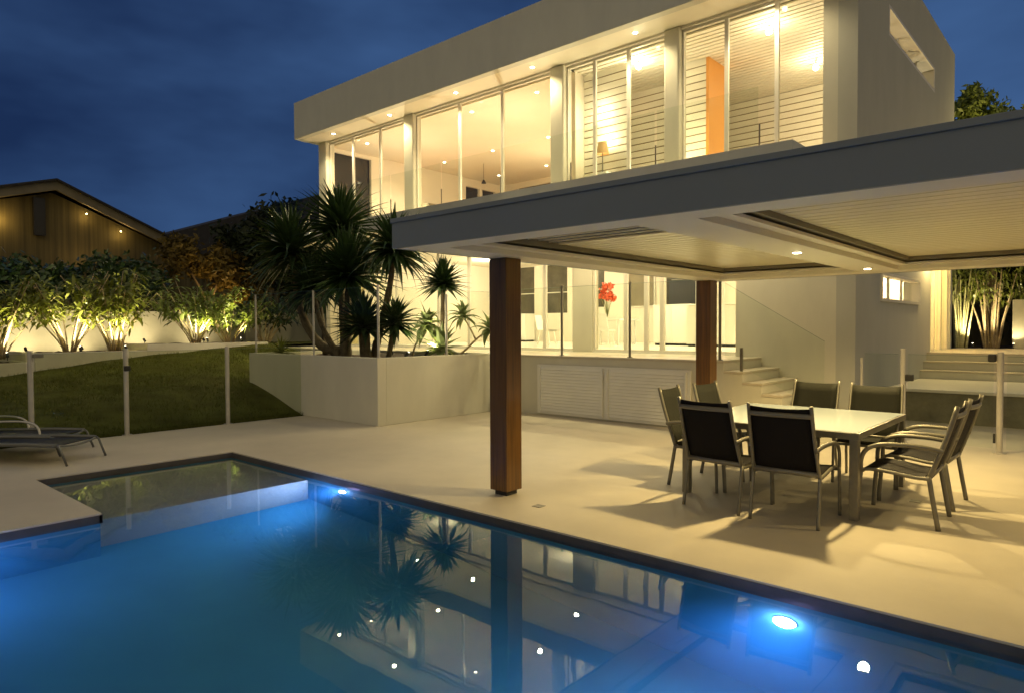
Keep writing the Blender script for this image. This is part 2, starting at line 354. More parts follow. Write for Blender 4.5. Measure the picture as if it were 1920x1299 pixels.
b = MB(); b.box(-13.35, -9.07, 6.88, 7.06, 0, 1.12); b.box(-9.25, -9.07, 7.06, 9.84, 0, 1.12); b.box(-13.35, -13.17, 7.06, 9.84, 0, 1.12); b.box(-13.17, -9.25, 9.66, 9.84, 0, 1.119)
b.build('planter_wall', 'render', pl, bevel=.008)
b = MB(); xs = np.linspace(-13.17, -9.25, 30); ys = np.linspace(7.06, 9.66, 22)
b.add([(x, y, 1.03+.04*math.sin(3*x)*math.cos(4*y)+random.uniform(-.012, .012)) for y in ys for x in xs], [(j*30+i, j*30+i+1, (j+1)*30+i+1, (j+1)*30+i) for j in range(21) for i in range(29)])
b.build('soil', 'soil', pl)
# ---------------------------------------------------------------- patio roof
pr = wt(thing('patio_roof', 'flat grey edged patio roof with louvred cream ceiling on timber posts', 'patio roof', (-1, 6.5, 0)))
RX0, RX1, RY0, RY1 = -4.53, 4.6, 3.60, 9.50
ZS = 2.265
b = MB(); b.box(RX0, RX1, RY0, RY0+.03, ZS, 2.475); b.box(RX0, RX0+.03, RY0+.03, RY1, ZS, 2.475); b.box(RX1-.03, RX1, RY0+.03, RY1, ZS, 2.475); b.box(RX0+.03, RX1-.03, RY1-.03, RY1, ZS, 2.475)
b.build('fascia', 'roof_fascia', pr)
b = MB(); b.box(RX0-.012, RX1+.012, RY0-.012, RY1+.012, 2.475, 2.512)
b.build('roof_cap', 'roof_fascia', pr, bevel=.004)
b = MB()   # perimeter and middle beams, undersides at ZS
BX = [(RX0+.03, -4.16), (-2.36, -1.94), (.55, .95), (4.25, RX1-.03)]
for x0, x1 in BX: b.box(x0, x1, RY0+.03, RY1-.03, ZS+.002, 2.473)
for x0, x1 in zip(BX, BX[1:]):
    b.box(x0[1], x1[0], RY0+.03, 3.90, ZS+.002, 2.473); b.box(x0[1], x1[0], 9.05, RY1-.03, ZS+.002, 2.473)
b.build('roof_beams', 'soffit', pr)
bays = [(a[1], c[0]) for a, c in zip(BX, BX[1:])]
for bi, (x0, x1) in enumerate(bays):
    b = MB()   # gutter trim: a dark shadow gap under the louvres and a lighter lip below it
    lip = MB()
    for (a0, a1, c0, c1) in ((x0, x0+.10, 3.90, 9.05), (x1-.10, x1, 3.90, 9.05)):
        lip.box(a0, a1, c0, c1, ZS+.05, ZS+.075)
    lip.box(x0+.1, x1-.1, 3.90, 3.98, ZS+.05, ZS+.075); lip.box(x0+.1, x1-.1, 8.95, 9.05, ZS+.05, ZS+.075)
    lip.build('gutter_lip', 'soffit', pr)
    for (a0, a1, c0, c1) in ((x0, x0+.14, 3.90, 9.05), (x1-.14, x1, 3.90, 9.05)): b.box(a0, a1, c0, c1, ZS+.095, ZS+.145)
    b.box(x0+.14, x1-.14, 3.90, 4.0, ZS+.095, ZS+.145); b.box(x0+.14, x1-.14, 8.90, 9.05, ZS+.095, ZS+.145)
    b.build('shadow_gap', 'trim_dark', pr)
    b = MB(); y = 4.0
    while y < 8.9:       # each louvre blade runs across the bay, slightly lapped
        openb = bi == 0 and y < 5.2
        tz = .020 if openb else .0022
        b.add([(x0+.14, y, 2.402), (x1-.14, y, 2.402), (x1-.14, y+.148, 2.402+tz), (x0+.14, y+.148, 2.402+tz), (x0+.14, y, 2.416), (x1-.14, y, 2.416), (x1-.14, y+.148, 2.416+tz), (x0+.14, y+.148, 2.416+tz)],
              [(0, 3, 2, 1), (4, 5, 6, 7), (0, 1, 5, 4), (2, 3, 7, 6), (0, 4, 7, 3), (1, 2, 6, 5)]); y += .15
    lv = b.build('ceiling_louvres', 'louvre_ceiling', pr); lv['kind'] = 'stuff' if False else ''
    del lv['kind']
for x, y in ((-4.53, 4.77), (-4.53, 9.08)):
    p = B(x, x+.22, y, y+.22, .045, ZS).build('post', 'wood', pr, bevel=.008)
    B(x+.035, x+.185, y+.035, y+.185, 0, .045).build('post_foot', 'black', p)
for x, y, W in ((-2.15, 6.26, 46), (-2.15, 8.56, 40), (.75, 7.2, 18)):  # third one is out of view, added to light the right side
    r = MB().disc((x, y, ZS+.001), .05, (0, 0, -1), 20, .006).build('downlight', 'frame_white', pr)
    MB().disc((x, y, ZS-.005), .034, (0, 0, -1), 16, .004).build('lens', 'lamp_lens', r)
    spot('downlight_lamp', (x, y, ZS-.03), W*.80, 150, (0, 0, -1), (1, .745, .315), .5, .06, pr)
# ---------------------------------------------------------------- house
hs = wt(thing('house', 'two storey white modern house with brightly lit upper windows', 'house', (-10, 14, 0)))
HX0, HX1, HY0, HY1 = -17.75, -3.0, 11.3, 19.4
ZU, ZH, ZC = 4.15, 6.99, 6.99     # upper floor level, window head, ceiling
def part(name, m, *boxes, bevel=0, parent=None):
    b = MB()
    for q_ in boxes: b.box(*q_)
    return b.build(name, m, parent or hs, bevel=bevel)
def wall_x(b, x0, x1, y0, y1, z0, z1, holes):
    """wall in a Y-Z plane with rectangular holes (ya,yb,za,zb), holes sorted and not overlapping in y unless stacked"""
    ys = sorted({y0, y1, *[h[0] for h in holes], *[h[1] for h in holes]})
    for a, c in zip(ys, ys[1:]):
        hh = sorted([h for h in holes if h[0] <= a and h[1] >= c], key=lambda h: h[2]); z = z0
        for h in hh:
            if h[2] > z: b.box(x0, x1, a, c, z, h[2])
            z = h[3]
        if z < z1: b.box(x0, x1, a, c, z, z1)
SIDE = [(12.75, 15.75, 2.03, 2.52), (13.15, 17.05, 6.60, 7.12), (16.9, 19.2, 1.06, 3.45)]
b = MB(); wall_x(b, HX1-.28, HX1, HY0, HY1, 0, 8.1, SIDE); b.build('side_wall', 'render_grey', hs)
part('front_wall', 'render', (-4.9, HX1-.28, HY0, HY0+.2, 0, ZU))
part('return_wall', 'plaster', (-4.9, -4.7, HY0+.2, 11.9, 1.0, 3.9))
part('corner_pier', 'render', (-3.5, HX1-.28, HY0, HY0+.3, ZU, 7.03))
# upper floor slab with upstand at the balcony edge
part('floor_slab', 'plaster', (HX0+.01, HX1-.28, HY0+.2, HY1-.2, 3.90, ZU))
part('balcony_slab', 'soffit', (HX0+.01, -3.46, 9.98, HY0+.2, 3.90, 4.10))
part('balcony_upstand', 'fascia_paint', (HX0, -3.45, 9.84, 9.98, 3.89, 4.235), (-3.57, -3.45, 9.98, HY0, 4.101, 4.235))
part('upper_floor', 'floor_timber', (HX0+.2, HX1-.28, HY0+.35, HY1-.2, ZU, ZU+.012))
# roof and fascia
part('roof_fascia', 'fascia_paint', (HX0, HX1-.281, 10.6, 10.78, 7.03, 8.07), bevel=.01)
part('roof_return', 'fascia_paint', (HX0, HX0+.18, 10.78, HY1, 7.03, 8.07))
part('roof', 'roof_fascia', (HX0+.18, HX1-.28, 10.78, HY1, 7.25, 7.95))
part('soffit', 'soffit', (HX0+.18, HX1-.281, 10.78, HY0+.4, 7.035, 7.06))
part('roof_corner', 'render_grey', (HX1-.28, HX1, 10.6, HY0, 7.03, 8.07))
# ceilings
SPL = -8.72
part('ceiling_plaster', 'plaster', (HX0+.2, SPL, HY0+.4, HY1-.2, ZC, ZC+.04))
b = MB(); g_ = MB(); y = HY0+.4
while y < 16.0:
    b.box(SPL+.1, HX1-.281, y, y+.114, ZC, ZC+.03); g_.box(SPL+.1, HX1-.281, y+.114, y+.15, ZC+.02, ZC+.03); y += .15
b.build('board_ceiling', 'board', hs); g_.build('board_joints', 'board_gap', hs)
part('partition', 'plaster', (SPL, SPL+.1, HY0+.45, HY1-.2, ZU, ZC))
b = MB(); g_ = MB(); z = ZU
while z < ZC-.02:
    zt = min(z+.126, ZC-.001)
    b.box(SPL+.1, HX1-.281, 16.0, 16.08, z, zt); 
    if zt < ZC-.01: g_.box(SPL+.1, HX1-.281, 16.02, 16.08, zt, min(z+.15, ZC-.001))
    z += .15
b.build('board_wall', 'board', hs); g_.build('board_joints', 'board_gap', hs)
for nm, (cx0, cx1, cy0, cy1) in (('closet_wall', (-7.15, -6.22, 12.9, 13.8)), ('board_screen', (SPL+.101, -7.5, 12.05, 12.12)), ('board_screen', (SPL+.101, -7.15, 13.72, 13.79))):
    b = MB(); g_ = MB(); z = ZU+.012
    while z < ZC-.02:
        zt = min(z+.126, ZC-.001); b.box(cx0, cx1, cy0, cy1, z, zt)
        if zt < ZC-.01: g_.box(cx0+.01, cx1-.01, cy0+.012, cy1-.01, zt, min(z+.15, ZC-.001))
        z += .15
    o = b.build(nm, 'board', hs); g_.build('board_joints', 'board_gap', o)
part('orange_panel', 'orange', (-6.219, -6.16, 12.88, 13.82, ZU+.012, ZC-.001))
# end wall at the left and rear wall, upper and lower
b = MB(); wall_x(b, HX0, HX0+.2, HY0+.3, HY1, 1.0, 7.03, [(11.68, 13.15, ZU+.05, 6.88), (17.3, 18.0, 4.7, 6.7), (18.15, 18.85, 4.7, 6.7)]); b.build('end_wall', 'plaster', hs)
for y0, y1, z0, z1 in ((11.68, 13.15, ZU+.05, 6.88), (17.3, 18.0, 4.7, 6.7), (18.15, 18.85, 4.7, 6.7)):
    part('end_window', 'dark_glass', (HX0+.08, HX0+.1, y0, y1, z0, z1))
def wall_y(b, x0, x1, y0, y1, z0, z1, holes):
    xs = sorted({x0, x1, *[h[0] for h in holes], *[h[1] for h in holes]})
    for a, c in zip(xs, xs[1:]):
        hh = sorted([h for h in holes if h[0] <= a and h[1] >= c], key=lambda h: h[2]); z = z0
        for h in hh:
            if h[2] > z: b.box(a, c, y0, y1, z, h[2])
            z = h[3]
        if z < z1: b.box(a, c, y0, y1, z, z1)
REAR = [(-17.0, -15.95, 2.13, 3.84), (-16.75, -14.5, 5.2, 6.78), (-15.55, -14.45, 2.13, 3.84), (-13.6, -12.9, 2.3, 3.7)]
b = MB(); wall_y(b, HX0+.2, HX1-.28, HY1-.2, HY1, 1.0, 7.03, [h for h in REAR if h[2] > 4]+[h for h in REAR if h[2] < 4 and h[0] != -15.55]+[]) if False else None
b = MB()
wall_y(b, HX0+.2, HX1-.28, HY1-.2, HY1, 1.0, 4.0, [h for h in REAR if h[2] < 4]); wall_y(b, HX0+.2, HX1-.28, HY1-.2, HY1, 4.0, 7.03, [h for h in REAR if h[2] > 4]); b.build('rear_wall', 'plaster', hs)
for h in REAR:
    wdo = part('rear_window', 'dark_window', (h[0], h[1], HY1-.12, HY1-.1, h[2], h[3]))
    x0, x1 = h[0], h[1]; part('window_frame', 'frame_white', (x0, x1, HY1-.15, HY1-.121, h[2]+(h[3]-h[2])*.42, h[2]+(h[3]-h[2])*.42+.03), parent=wdo)
# lower room shell
part('ground_floor', 'white_gloss', (HX0+.2, HX1-.28, 11.76, HY1-.2, .9, 1.12))
part('lower_base', 'render_grey', (HX0+.2, HX1-.28, 11.76, HY1-.2, 0, .89))
part('lower_ceiling', 'plaster', (HX0+.2, HX1-.28, HY0+.2, HY1-.2, 3.86, 3.899))
# upper glazing
colx = [(-17.62, -17.22), (-13.72, -13.36), (-8.95, -8.60), (-6.29, -5.98)]
for x0, x1 in colx: part('column', 'render', (x0, x1, HY0, HY0+.3, ZU, 7.03), bevel=.03)
bays_u = [(-17.22, -13.72, [-16.08, -14.85]), (-13.36, -8.95, [-11.80, -10.42]), (-8.60, -6.29, [-7.91, -7.12]), (-5.98, -3.5, [-5.14, -4.27])]
for x0, x1, mu in bays_u:
    xs = [x0]+mu+[x1]
    for i, (a, c) in enumerate(zip(xs, xs[1:])):
        f0 = .035
        b = MB(); y0, y1 = HY0+.12, HY0+.17
        b.box(a, a+f0, y0, y1, ZU, ZH); b.box(c-f0, c, y0, y1, ZU, ZH); b.box(a+f0, c-f0, y0, y1, ZH-.05, ZH); b.box(a+f0, c-f0, y0, y1, ZU, ZU+.06)
        wv = b.build('upper_window', 'frame_white', hs)
        B(a+f0, c-f0, y0+.02, y0+.024, ZU+.06, ZH-.05).build('pane', 'glass', wv)
    part('window_head', 'frame_white', (x0, x1, HY0+.06, HY0+.22, ZH, 7.034))
part('closer_wall', 'plaster', (HX0+.2, HX1-.28, HY0+.22, HY0+.4, ZH+.002, 7.05)) if False else None
# balcony glass
for i in range(8):
    x0 = -17.6+i*1.71; g2 = B(x0, x0+1.66, 9.90, 9.912, 4.236, 5.11).build('balcony_glass', 'glass_fence', hs)
    B(x0+1.672, x0+1.69, 9.898, 9.914, 4.236, 4.56).build('balcony_post', 'alu', hs)
# lower glazing on Y=14.2
b = MB()
fr = MB()
LX = [-17.5, -16.4, -14.7, -13.0, -11.9, -11.0, -9.52, -8.70]
RXs = [-8.2, -7.42, -6.95, -6.60, -5.85, -4.9]
part('lower_pier', 'render', (-8.70, -8.2, 11.75, 11.98, 1.1, 3.86))
def low_win(a, c):
    f0 = .045; y0, y1 = 11.80, 11.86; b = MB()
    b.box(a, a+f0, y0, y1, 1.1, 3.86); b.box(c-f0, c, y0, y1, 1.1, 3.86); b.box(a+f0, c-f0, y0, y1, 3.80, 3.86); b.box(a+f0, c-f0, y0, y1, 1.1, 1.16)
    wv = b.build('sliding_door', 'frame_white', hs); B(a+f0, c-f0, y0+.03, y0+.035, 1.16, 3.80).build('pane', 'glass', wv)
for a, c in zip(LX, LX[1:]): low_win(a, c)
for a, c in zip(RXs, RXs[1:]): low_win(a, c)
# curtain folds on the left end of the terrace
b = MB(); n_ = 90; vs = []
for i in range(n_+1):
    x = -17.45+1.0*i/n_; y = 12.0+.035*math.sin(i*.95)+.012*math.sin(i*2.1); vs += [(x, y, 1.14), (x, y, 3.80)]
b.add(vs, [(2*i, 2*i+2, 2*i+3, 2*i+1) for i in range(n_)]); b.build('curtain', 'curtain', hs, smooth=True)
# side windows
def side_win(y0, y1, z0, z1, n, proud=.03, deep=.14):
    b = MB(); x0, x1 = HX1-deep, HX1+proud; t_ = .05
    b.box(x0, x1, y0, y0+t_, z0, z1); b.box(x0, x1, y1-t_, y1, z0, z1); b.box(x0, x1, y0+t_, y1-t_, z0, z0+t_); b.box(x0, x1, y0+t_, y1-t_, z1-t_, z1)
    for i in range(1, n): y = y0+(y1-y0)*i/n; b.box(x0+.01, x0+.05, y-.02, y+.02, z0+t_, z1-t_)
    wv = b.build('side_window', 'frame_white', hs); B(x0+.02, x0+.026, y0+t_, y1-t_, z0+t_, z1-t_).build('pane', 'glass', wv)
side_win(12.75, 15.75, 2.03, 2.52, 3); side_win(13.15, 17.05, 6.60, 7.12, 5, .002, .24)
part('roof_lining', 'plaster', (HX1-1.2, HX1-.285, 13.0, 17.2, 7.15, 7.17)) if False else None
b = MB(); x0, x1 = HX1-.16, HX1-.06
for y in (16.9, 17.65, 18.4, 19.15): b.box(x0, x1, y, y+.07, 1.06, 3.45)
wv = b.build('side_door', 'frame_white', hs); B(x0+.04, x0+.046, 16.97, 19.2, 1.06, 3.45).build('pane', 'glass', wv)
vs = []
for i in range(61): y = 17.0+2.2*i/60; x = HX1-.24+.02*math.sin(i*1.1); vs += [(x, y, 1.08), (x, y, 3.44)]
b = MB(); b.add(vs, [(2*i, 2*i+2, 2*i+3, 2*i+1) for i in range(60)]); b.build('curtain', 'curtain', hs, smooth=True)
# soffit downlights
for x in (-16.41, -13.92, -11.49, -9.19, -6.72, -4.3):
    r = MB().disc((x, 11.02, 7.034), .055, (0, 0, -1), 18, .006).build('soffit_downlight', 'frame_white', hs)
    MB().disc((x, 11.02, 7.027), .042, (0, 0, -1), 16, .004).build('lens', 'lamp_lens', r)
    spot('soffit_lamp', (x, 11.02, 7.0), 24, 140, (0, 0, -1), WARM, .6, .04, hs)
# ceiling downlights in the left upper room
for x in (-16.4, -14.25, -12.1, -10.0):
    for y in (12.15, 15.2, 17.8):
        r = MB().disc((x, y, ZC-.001), .055, (0, 0, -1), 16, .006).build('ceiling_downlight', 'frame_white', hs)
        MB().disc((x, y, ZC-.008), .042, (0, 0, -1), 14, .004).build('lens', 'lamp_lens', r)
for x, y, W in ((-15.5, 14, 60), (-11.5, 14, 60), (-13.5, 17, 50), (-10.2, 17.2, 40)): spot('room_downlight', (x, y, ZC-.05), W*.5, 150, (0, 0, -1), (1, .83, .56), .6, .05, hs)
# terrace soffit lamps and fill points added in the rooms
for x in (-15.6, -12.55, -10.67, -7.82, -5.4):
    r = MB().disc((x, 10.67, 3.899), .05, (0, 0, -1), 16, .006).build('terrace_downlight', 'frame_white', hs)
    MB().disc((x, 10.67, 3.892), .038, (0, 0, -1), 14, .004).build('lens', 'lamp_lens', r)
    spot('terrace_lamp', (x, 10.67, 3.86), 20, 150, (0, 0, -1), WARM, .6, .04, hs)
for x, y, W in ((-15.5, 16.5, 110), (-12, 16.5, 110), (-8.8, 16.0, 120), (-6.0, 16.5, 100), (-4.0, 18, 40)): point('room_fill', (x, y, 3.55), W*.17, (1, .88, .62), .12, hs)
point('room_fill', (-4.6, 13.9, 4.9), 9, (1, .87, .60), .12, hs); point('room_fill', (-6.7, 12.2, 4.75), 6, (1, .87, .60), .12, hs); point('room_fill', (-8.1, 11.8, 6.1), 1.6, (1, .87, .60), .08, hs); point('room_fill', (-4.6, 17.5, 6.0), 12, (1, .87, .60), .1, hs); point('room_fill', (-4.3, 14.6, 5.6), 3, (1, .80, .46), .1, hs); point('room_fill', (-3.9, 18.2, 3.0), 40, (1, .70, .42), .1, hs)  # points without fixtures, added to brighten the upstairs boards, slit window and door curtain
point('room_fill', (-14.5, 13.4, 3.5), 5, (1, .88, .60), .12, hs); point('room_fill', (-10, 13.4, 3.5), 5, (1, .88, .60), .12, hs); point('room_fill', (-6.3, 13.4, 3.5), 5, (1, .88, .60), .12, hs)
# ---------------------------------------------------------------- things inside the house
def globe(x, y, z, r, W, label):
    t = wt(thing('pendant_lamp', label, 'lamp', (x, y, z), 'round ceiling lamps upstairs'))
    MB().ball((x, y, z), r, 8).build('globe', 'lamp_globe', t, smooth=True); MB().tube([(x, y, z+r*.9), (x, y, ZC-.002)], .008, 6).build('stem', 'alu', t)
    l = point('globe_lamp', (x, y, z-r-.06), W*.06, (1, .85, .55), .06, t)
globe(-7.30, 12.1, 6.86, .055, 46, 'bright round lamp behind the third window bay upstairs')
globe(-4.70, 12.2, 6.84, .055, 40, 'bright round lamp at the top of the rightmost window bay, beside the mullion')
globe(-4.60, 14.4, 6.80, .055, 46, 'bright round lamp deep in the rightmost room near the corner pier')
def table_lamp(x, y, z, W, label, shade='shade_fabric'):
    t = wt(thing('table_lamp', label, 'lamp', (x, y, z)))
    MB().lathe([(0, 0), (.07, 0), (.07, .02), (.015, .04), (.012, .38), (.012, .45)], (x, y, z)).build('lamp_base', 'alu', t)
    MB().lathe([(.13, .40), (.09, .64)], (x, y, z)).build('lamp_shade', shade, t)
    point('bulb', (x, y, z+.72), W*.30, (1, .84, .58), .05, t)
def sideboard(x0, x1, y0, y1, z0, z1, label, name='sideboard'):
    t = wt(thing(name, label, name.replace('_', ' '), ((x0+x1)/2, (y0+y1)/2, z0)))
    B(x0, x1, y0+.02, y1, z0+.08, z1-.03).build('carcass', 'white_gloss', t); B(x0-.01, x1+.01, y0, y1, z1-.03, z1).build('top', 'white_gloss', t, bevel=.004)
    k = max(2, round((x1-x0)/.6))
    for i in range(k): a = x0+(x1-x0)*i/k; B(a+.006, a+(x1-x0)/k-.006, y0+.004, y0+.019, z0+.09, z1-.04).build('drawer_front', 'white_gloss', t)
    B(x0+.03, x1-.03, y0+.06, y1-.02, z0, z0+.08).build('plinth', 'black', t)
sideboard(-17.2, -15.9, 18.6, 19.15, 1.1, 2.12, 'white sideboard under the dark rear window, just right of the near timber post')
sideboard(-9.55, -8.45, 16.6, 17.3, 1.1, 2.22, 'white kitchen island standing left of the other one behind the glass', 'kitchen_island')
sideboard(-9.10+.85, -6.9, 16.0, 16.9, 1.1, 2.18, 'wider white kitchen island nearest the far timber post', 'kitchen_island')
t = wt(thing('wall_oven', 'dark brown tall oven unit behind the kitchen islands', 'oven', (-8.9, 18.9, 1.1)))
B(-10.3, -9.0, 18.7, 19.15, 1.1, 3.5).build('cabinet', 'dark_window', t); B(-10.2, -9.1, 18.68, 18.699, 2.3, 3.0).build('oven_door', 'black', t)
B(-10.1, -9.2, 18.64, 18.66, 3.02, 3.05).build('handle', 'alu', t)
t = wt(thing('picture_board', 'brown panel hanging on the kitchen rear wall', 'picture', (-11.5, 19.1, 2.5)))
B(-11.9, -11.0, 19.13, 19.18, 2.3, 3.5).build('panel', 'fascia_olive', t); B(-11.95, -10.95, 19.15, 19.195, 2.25, 3.55).build('frame', 'frame_white', t)
# indoor table with red flowers
t = wt(thing('indoor_table', 'white square table indoors carrying the vase of red flowers', 'table', (-11.0, 16.4, 1.1)))
B(-11.6, -10.2, 15.9, 17.0, 1.80, 1.85).build('tabletop', 'white_gloss', t, bevel=.004)
for x in (-11.52, -10.34):
    for y in (15.98, 16.86): B(x, x+.06, y, y+.06, 1.1, 1.80).build('leg', 'white_gloss', t)
t = wt(thing('flower_vase', 'glass vase of red orange flowers on the indoor table', 'vase', (-10.85, 16.3, 1.85)))
MB().lathe([(.0, 0), (.07, 0), (.075, .1), (.06, .32), (.075, .42)], (-10.85, 16.3, 1.85)).build('vase', 'glass_fence', t, smooth=True)
b = MB()
for i in range(14): a = i*2.4; r0 = .2*math.sqrt(i/14); b.tube([(-10.85, 16.3, 1.9), (-10.85+r0*math.cos(a), 16.3+r0*math.sin(a), 2.42+.2*random.random())], .006, 5)
b.build('stems', 'leaf_mid', t)
b = MB()
blooms = [(random.gauss(0, .13), random.gauss(0, .13), random.uniform(-.2, .22)) for _ in range(11)]
for i in range(520):
    q_ = blooms[i % 11]; c = Vector((-10.85+q_[0]+random.gauss(0, .045), 16.3+q_[1]+random.gauss(0, .045), 2.62+q_[2]+random.gauss(0, .04)))
    u = Vector([random.gauss(0, 1) for _ in range(3)]).normalized()*.045; v = u.cross(Vector((random.gauss(0, 1), 1, 0))).normalized()*.04
    b.add([c-u, c+v, c+u, c-v], [(0, 1, 2, 3)])
b.build('petals', 'flower', t)
def white_chair(x, y, rz, label):
    t = thing('white_chair', label, 'chair', (x, y, 1.1), 'white chairs indoors', rz)
    b = MB(); n_ = 12; vs = []
    for i in range(n_+1):
        k = i/n_; yy = .22-.42*min(1, k*1.9) if k < .55 else -.2-.10*(k-.55)/.45; zz = .45 if k < .5 else .45+.42*((k-.5)/.5)
        for xx in (-.23, .23): vs += [(xx*(1-.15*k), yy, zz), (xx*(1-.15*k), yy-.02*(k > .5), zz-.03*(k <= .5))]
    fs = []
    for i in range(n_): a = 4*i; fs += [(a, a+2, a+6, a+4), (a+1, a+5, a+7, a+3), (a, a+4, a+5, a+1), (a+2, a+3, a+7, a+6)]
    b.add(vs, fs); b.build('seat_shell', 'white_gloss', t, smooth=False)
    for sx in (-1, 1):
        for sy in (-1, 1): MB().tube([(sx*.17, sy*.13, .43), (sx*.21, sy*.2, 0)], .016, 8).build('leg', 'white_gloss', t)
white_chair(-12.25, 15.3, R(-80), 'white dining chair by the window just left of the cream pier')
white_chair(-10.35, 15.4, R(10), 'white dining chair beside the flower table, seen right of the cream pier')
# upstairs furniture, partly above the sill
t = wt(thing('bedside_cabinet', 'low cabinet upstairs carrying the shaded lamp', 'cabinet', (-7.98, 11.8, ZU)))
B(-8.18, -7.78, 11.66, 12.0, ZU+.012, ZU+.62).build('carcass', 'white_gloss', t); B(-8.17, -7.79, 11.65, 11.659, ZU+.1, ZU+.5).build('drawer_front', 'white_gloss', t)
table_lamp(-7.98, 11.82, ZU+.62, 6, 'shaded lamp glowing orange behind the third window bay upstairs')
t = wt(thing('tall_cabinet', 'brown cabinet upstairs seen low in the second window pane bay', 'cabinet', (-15.2, 13.5, ZU)))
B(-15.5, -15.05, 13.3, 13.7, ZU+.012, 5.25).build('carcass', 'fascia_olive', t); B(-15.47, -15.08, 13.285, 13.299, ZU+.1, 5.2).build('door', 'fascia_olive', t)
# unseen lamps added low in the upstairs room to light its ceiling
for x, y, W, l in ((-15.3, 12.6, 60, 'unseen low lamp added behind the balcony edge in the left room'), (-11.2, 12.6, 70, 'unseen low lamp added behind the balcony edge in the second bay'), (-12.6, 16.4, 70, 'unseen low lamp added towards the back of the upstairs living room')):
    table_lamp(x, y, ZU+.012, W, l, 'plaster')
t = wt(thing('pendant_light', 'slim black pendant hanging in the second window bay upstairs', 'lamp', (-15.6, 16.2, 6.2)))
MB().tube([(-15.6, 16.2, ZC-.002), (-15.6, 16.2, 6.45)], .006, 6).build('cord', 'black', t); MB().lathe([(.02, .12), (.06, .05), (.08, 0)], (-15.6, 16.2, 6.34)).build('lamp_shade', 'black', t)
# ---------------------------------------------------------------- glass fences
def post(parent, x, y, z0, z1, r=.024, m='alu_post'):
    p = MB().tube([(x, y, z0), (x, y, z1)], r, 12).build('post', m, parent, smooth=False)
    MB().disc((x, y, z0+.012), r*2.1, (0, 0, -1), 16, .012).build('base_plate', m, p)
    MB().disc((x, y, z1), r*1.12, (0, 0, 1), 16, .006).build('cap', m, p)
    return p
def panel(parent, x0, y0, x1, y1, z0, z1, m='glass_fence', z0b=None, z1b=None):
    d = Vector((x1-x0, y1-y0, 0)).normalized(); n_ = Vector((-d.y, d.x, 0))*.005
    z0b = z0 if z0b is None else z0b; z1b = z1 if z1b is None else z1b; P = []
    for zz, zb in ((z0, z0b), (z1, z1b)):
        P += [Vector((x0, y0, zz))-n_, Vector((x1, y1, zb))-n_, Vector((x1, y1, zb))+n_, Vector((x0, y0, zz))+n_]
    g2 = MB().add(P, [(0, 3, 2, 1), (0, 1, 5, 4), (2, 3, 7, 6), (1, 2, 6, 5), (3, 0, 4, 7), (4, 5, 6, 7)]).build('glass_panel', m, parent)
    e_ = Vector((0, 0, .004)); a, c = Vector((x0, y0, z1)), Vector((x1, y1, z1b))
    MB().add([a-n_, c-n_, c+n_, a+n_, a-n_+e_, c-n_+e_, c+n_+e_, a+n_+e_], [(0, 1, 5, 4), (2, 3, 7, 6), (4, 5, 6, 7)]).build('top_edge', 'glass_edge', g2)
    return g2
t = wt(thing('glass_fence', 'tinted glass pool fence with three round posts along the lawn', 'fence', (-11.28, 4, 0)))
ys = [-1.4, .1, 1.35, 2.62, 3.84, 5.42, 6.86]
for y in ys[:-1]: post(t, -11.28, y, 0, 1.31, .034)
for a, c in zip(ys, ys[1:]): panel(t, -11.28, a+.05, -11.28, c-.05, .05, 1.27, 'glass_tint')
B(-11.255, -11.2, 3.80, 3.88, .98, 1.06).build('gate_latch', 'black', t, bevel=.006); B(-11.30, -11.19, 2.64, 2.76, 1.22, 1.27).build('hinge', 'alu', t, bevel=.004)
t = wt(thing('planter_glass_fence', 'clear glass fence with slim posts standing on the planter wall', 'fence', (-9.14, 7, 1.12)))
post(t, -9.14, 6.96, 1.12, 2.32, .022); post(t, -11.07, 6.96, 1.12, 2.30, .02); post(t, -9.15, 8.5, 1.12, 2.22, .022); post(t, -13.2, 6.96, 1.12, 2.3, .02)
panel(t, -11.03, 6.96, -9.18, 6.96, 1.15, 2.30); panel(t, -13.1, 6.96, -11.11, 6.96, 1.15, 2.30); panel(t, -9.15, 7.0, -9.15, 8.46, 1.15, 2.30); panel(t, -9.15, 8.54, -9.15, 9.78, 1.15, 2.30)
t = wt(thing('terrace_balustrade', 'clear glass balustrade with two dark posts on the terrace edge', 'balustrade', (-7, 9.9, 1.1)))
for x in (-7.59, -6.15, -4.55): post(t, x, 9.92, 1.1, 2.36, .022, 'alu')
for a, c in ((-9.1, -7.62), (-7.56, -6.18), (-6.12, -4.58)): panel(t, a, 9.92, c, 9.92, 1.13, 2.34)
t = wt(thing('stair_balustrade', 'sloping glass balustrade beside the terrace steps', 'balustrade', (-3.6, 9.9, .8)))
panel(t, -4.46, 9.90, -3.02, 9.90, 1.15, 2.27, 'glass_fence', .42, 1.40)
for x, z in ((-4.2, .945), (-3.3, .475)): B(x-.02, x+.02, 9.885, 9.915, z, z+.35).build('clamp', 'alu', t)
t = wt(thing('pool_gate_fence', 'clear glass fence with latched posts behind the dining set', 'fence', (-1.6, 10.5, 0)))
post(t, -2.20, 10.6, 0, 1.29, .034); post(t, -1.09, 10.47, 0, 1.27, .036); post(t, .3, 10.47, 0, 1.27, .03)
post(t, -2.74, 10.66, 0, 1.15, .018)
panel(t, -2.70, 10.65, -2.26, 10.6, .06, 1.22); panel(t, -2.14, 10.6, -1.16, 10.48, .06, 1.22); panel(t, -1.02, 10.47, .24, 10.47, .06, 1.22); panel(t, .36, 10.47, 2.6, 10.47, .06, 1.22)
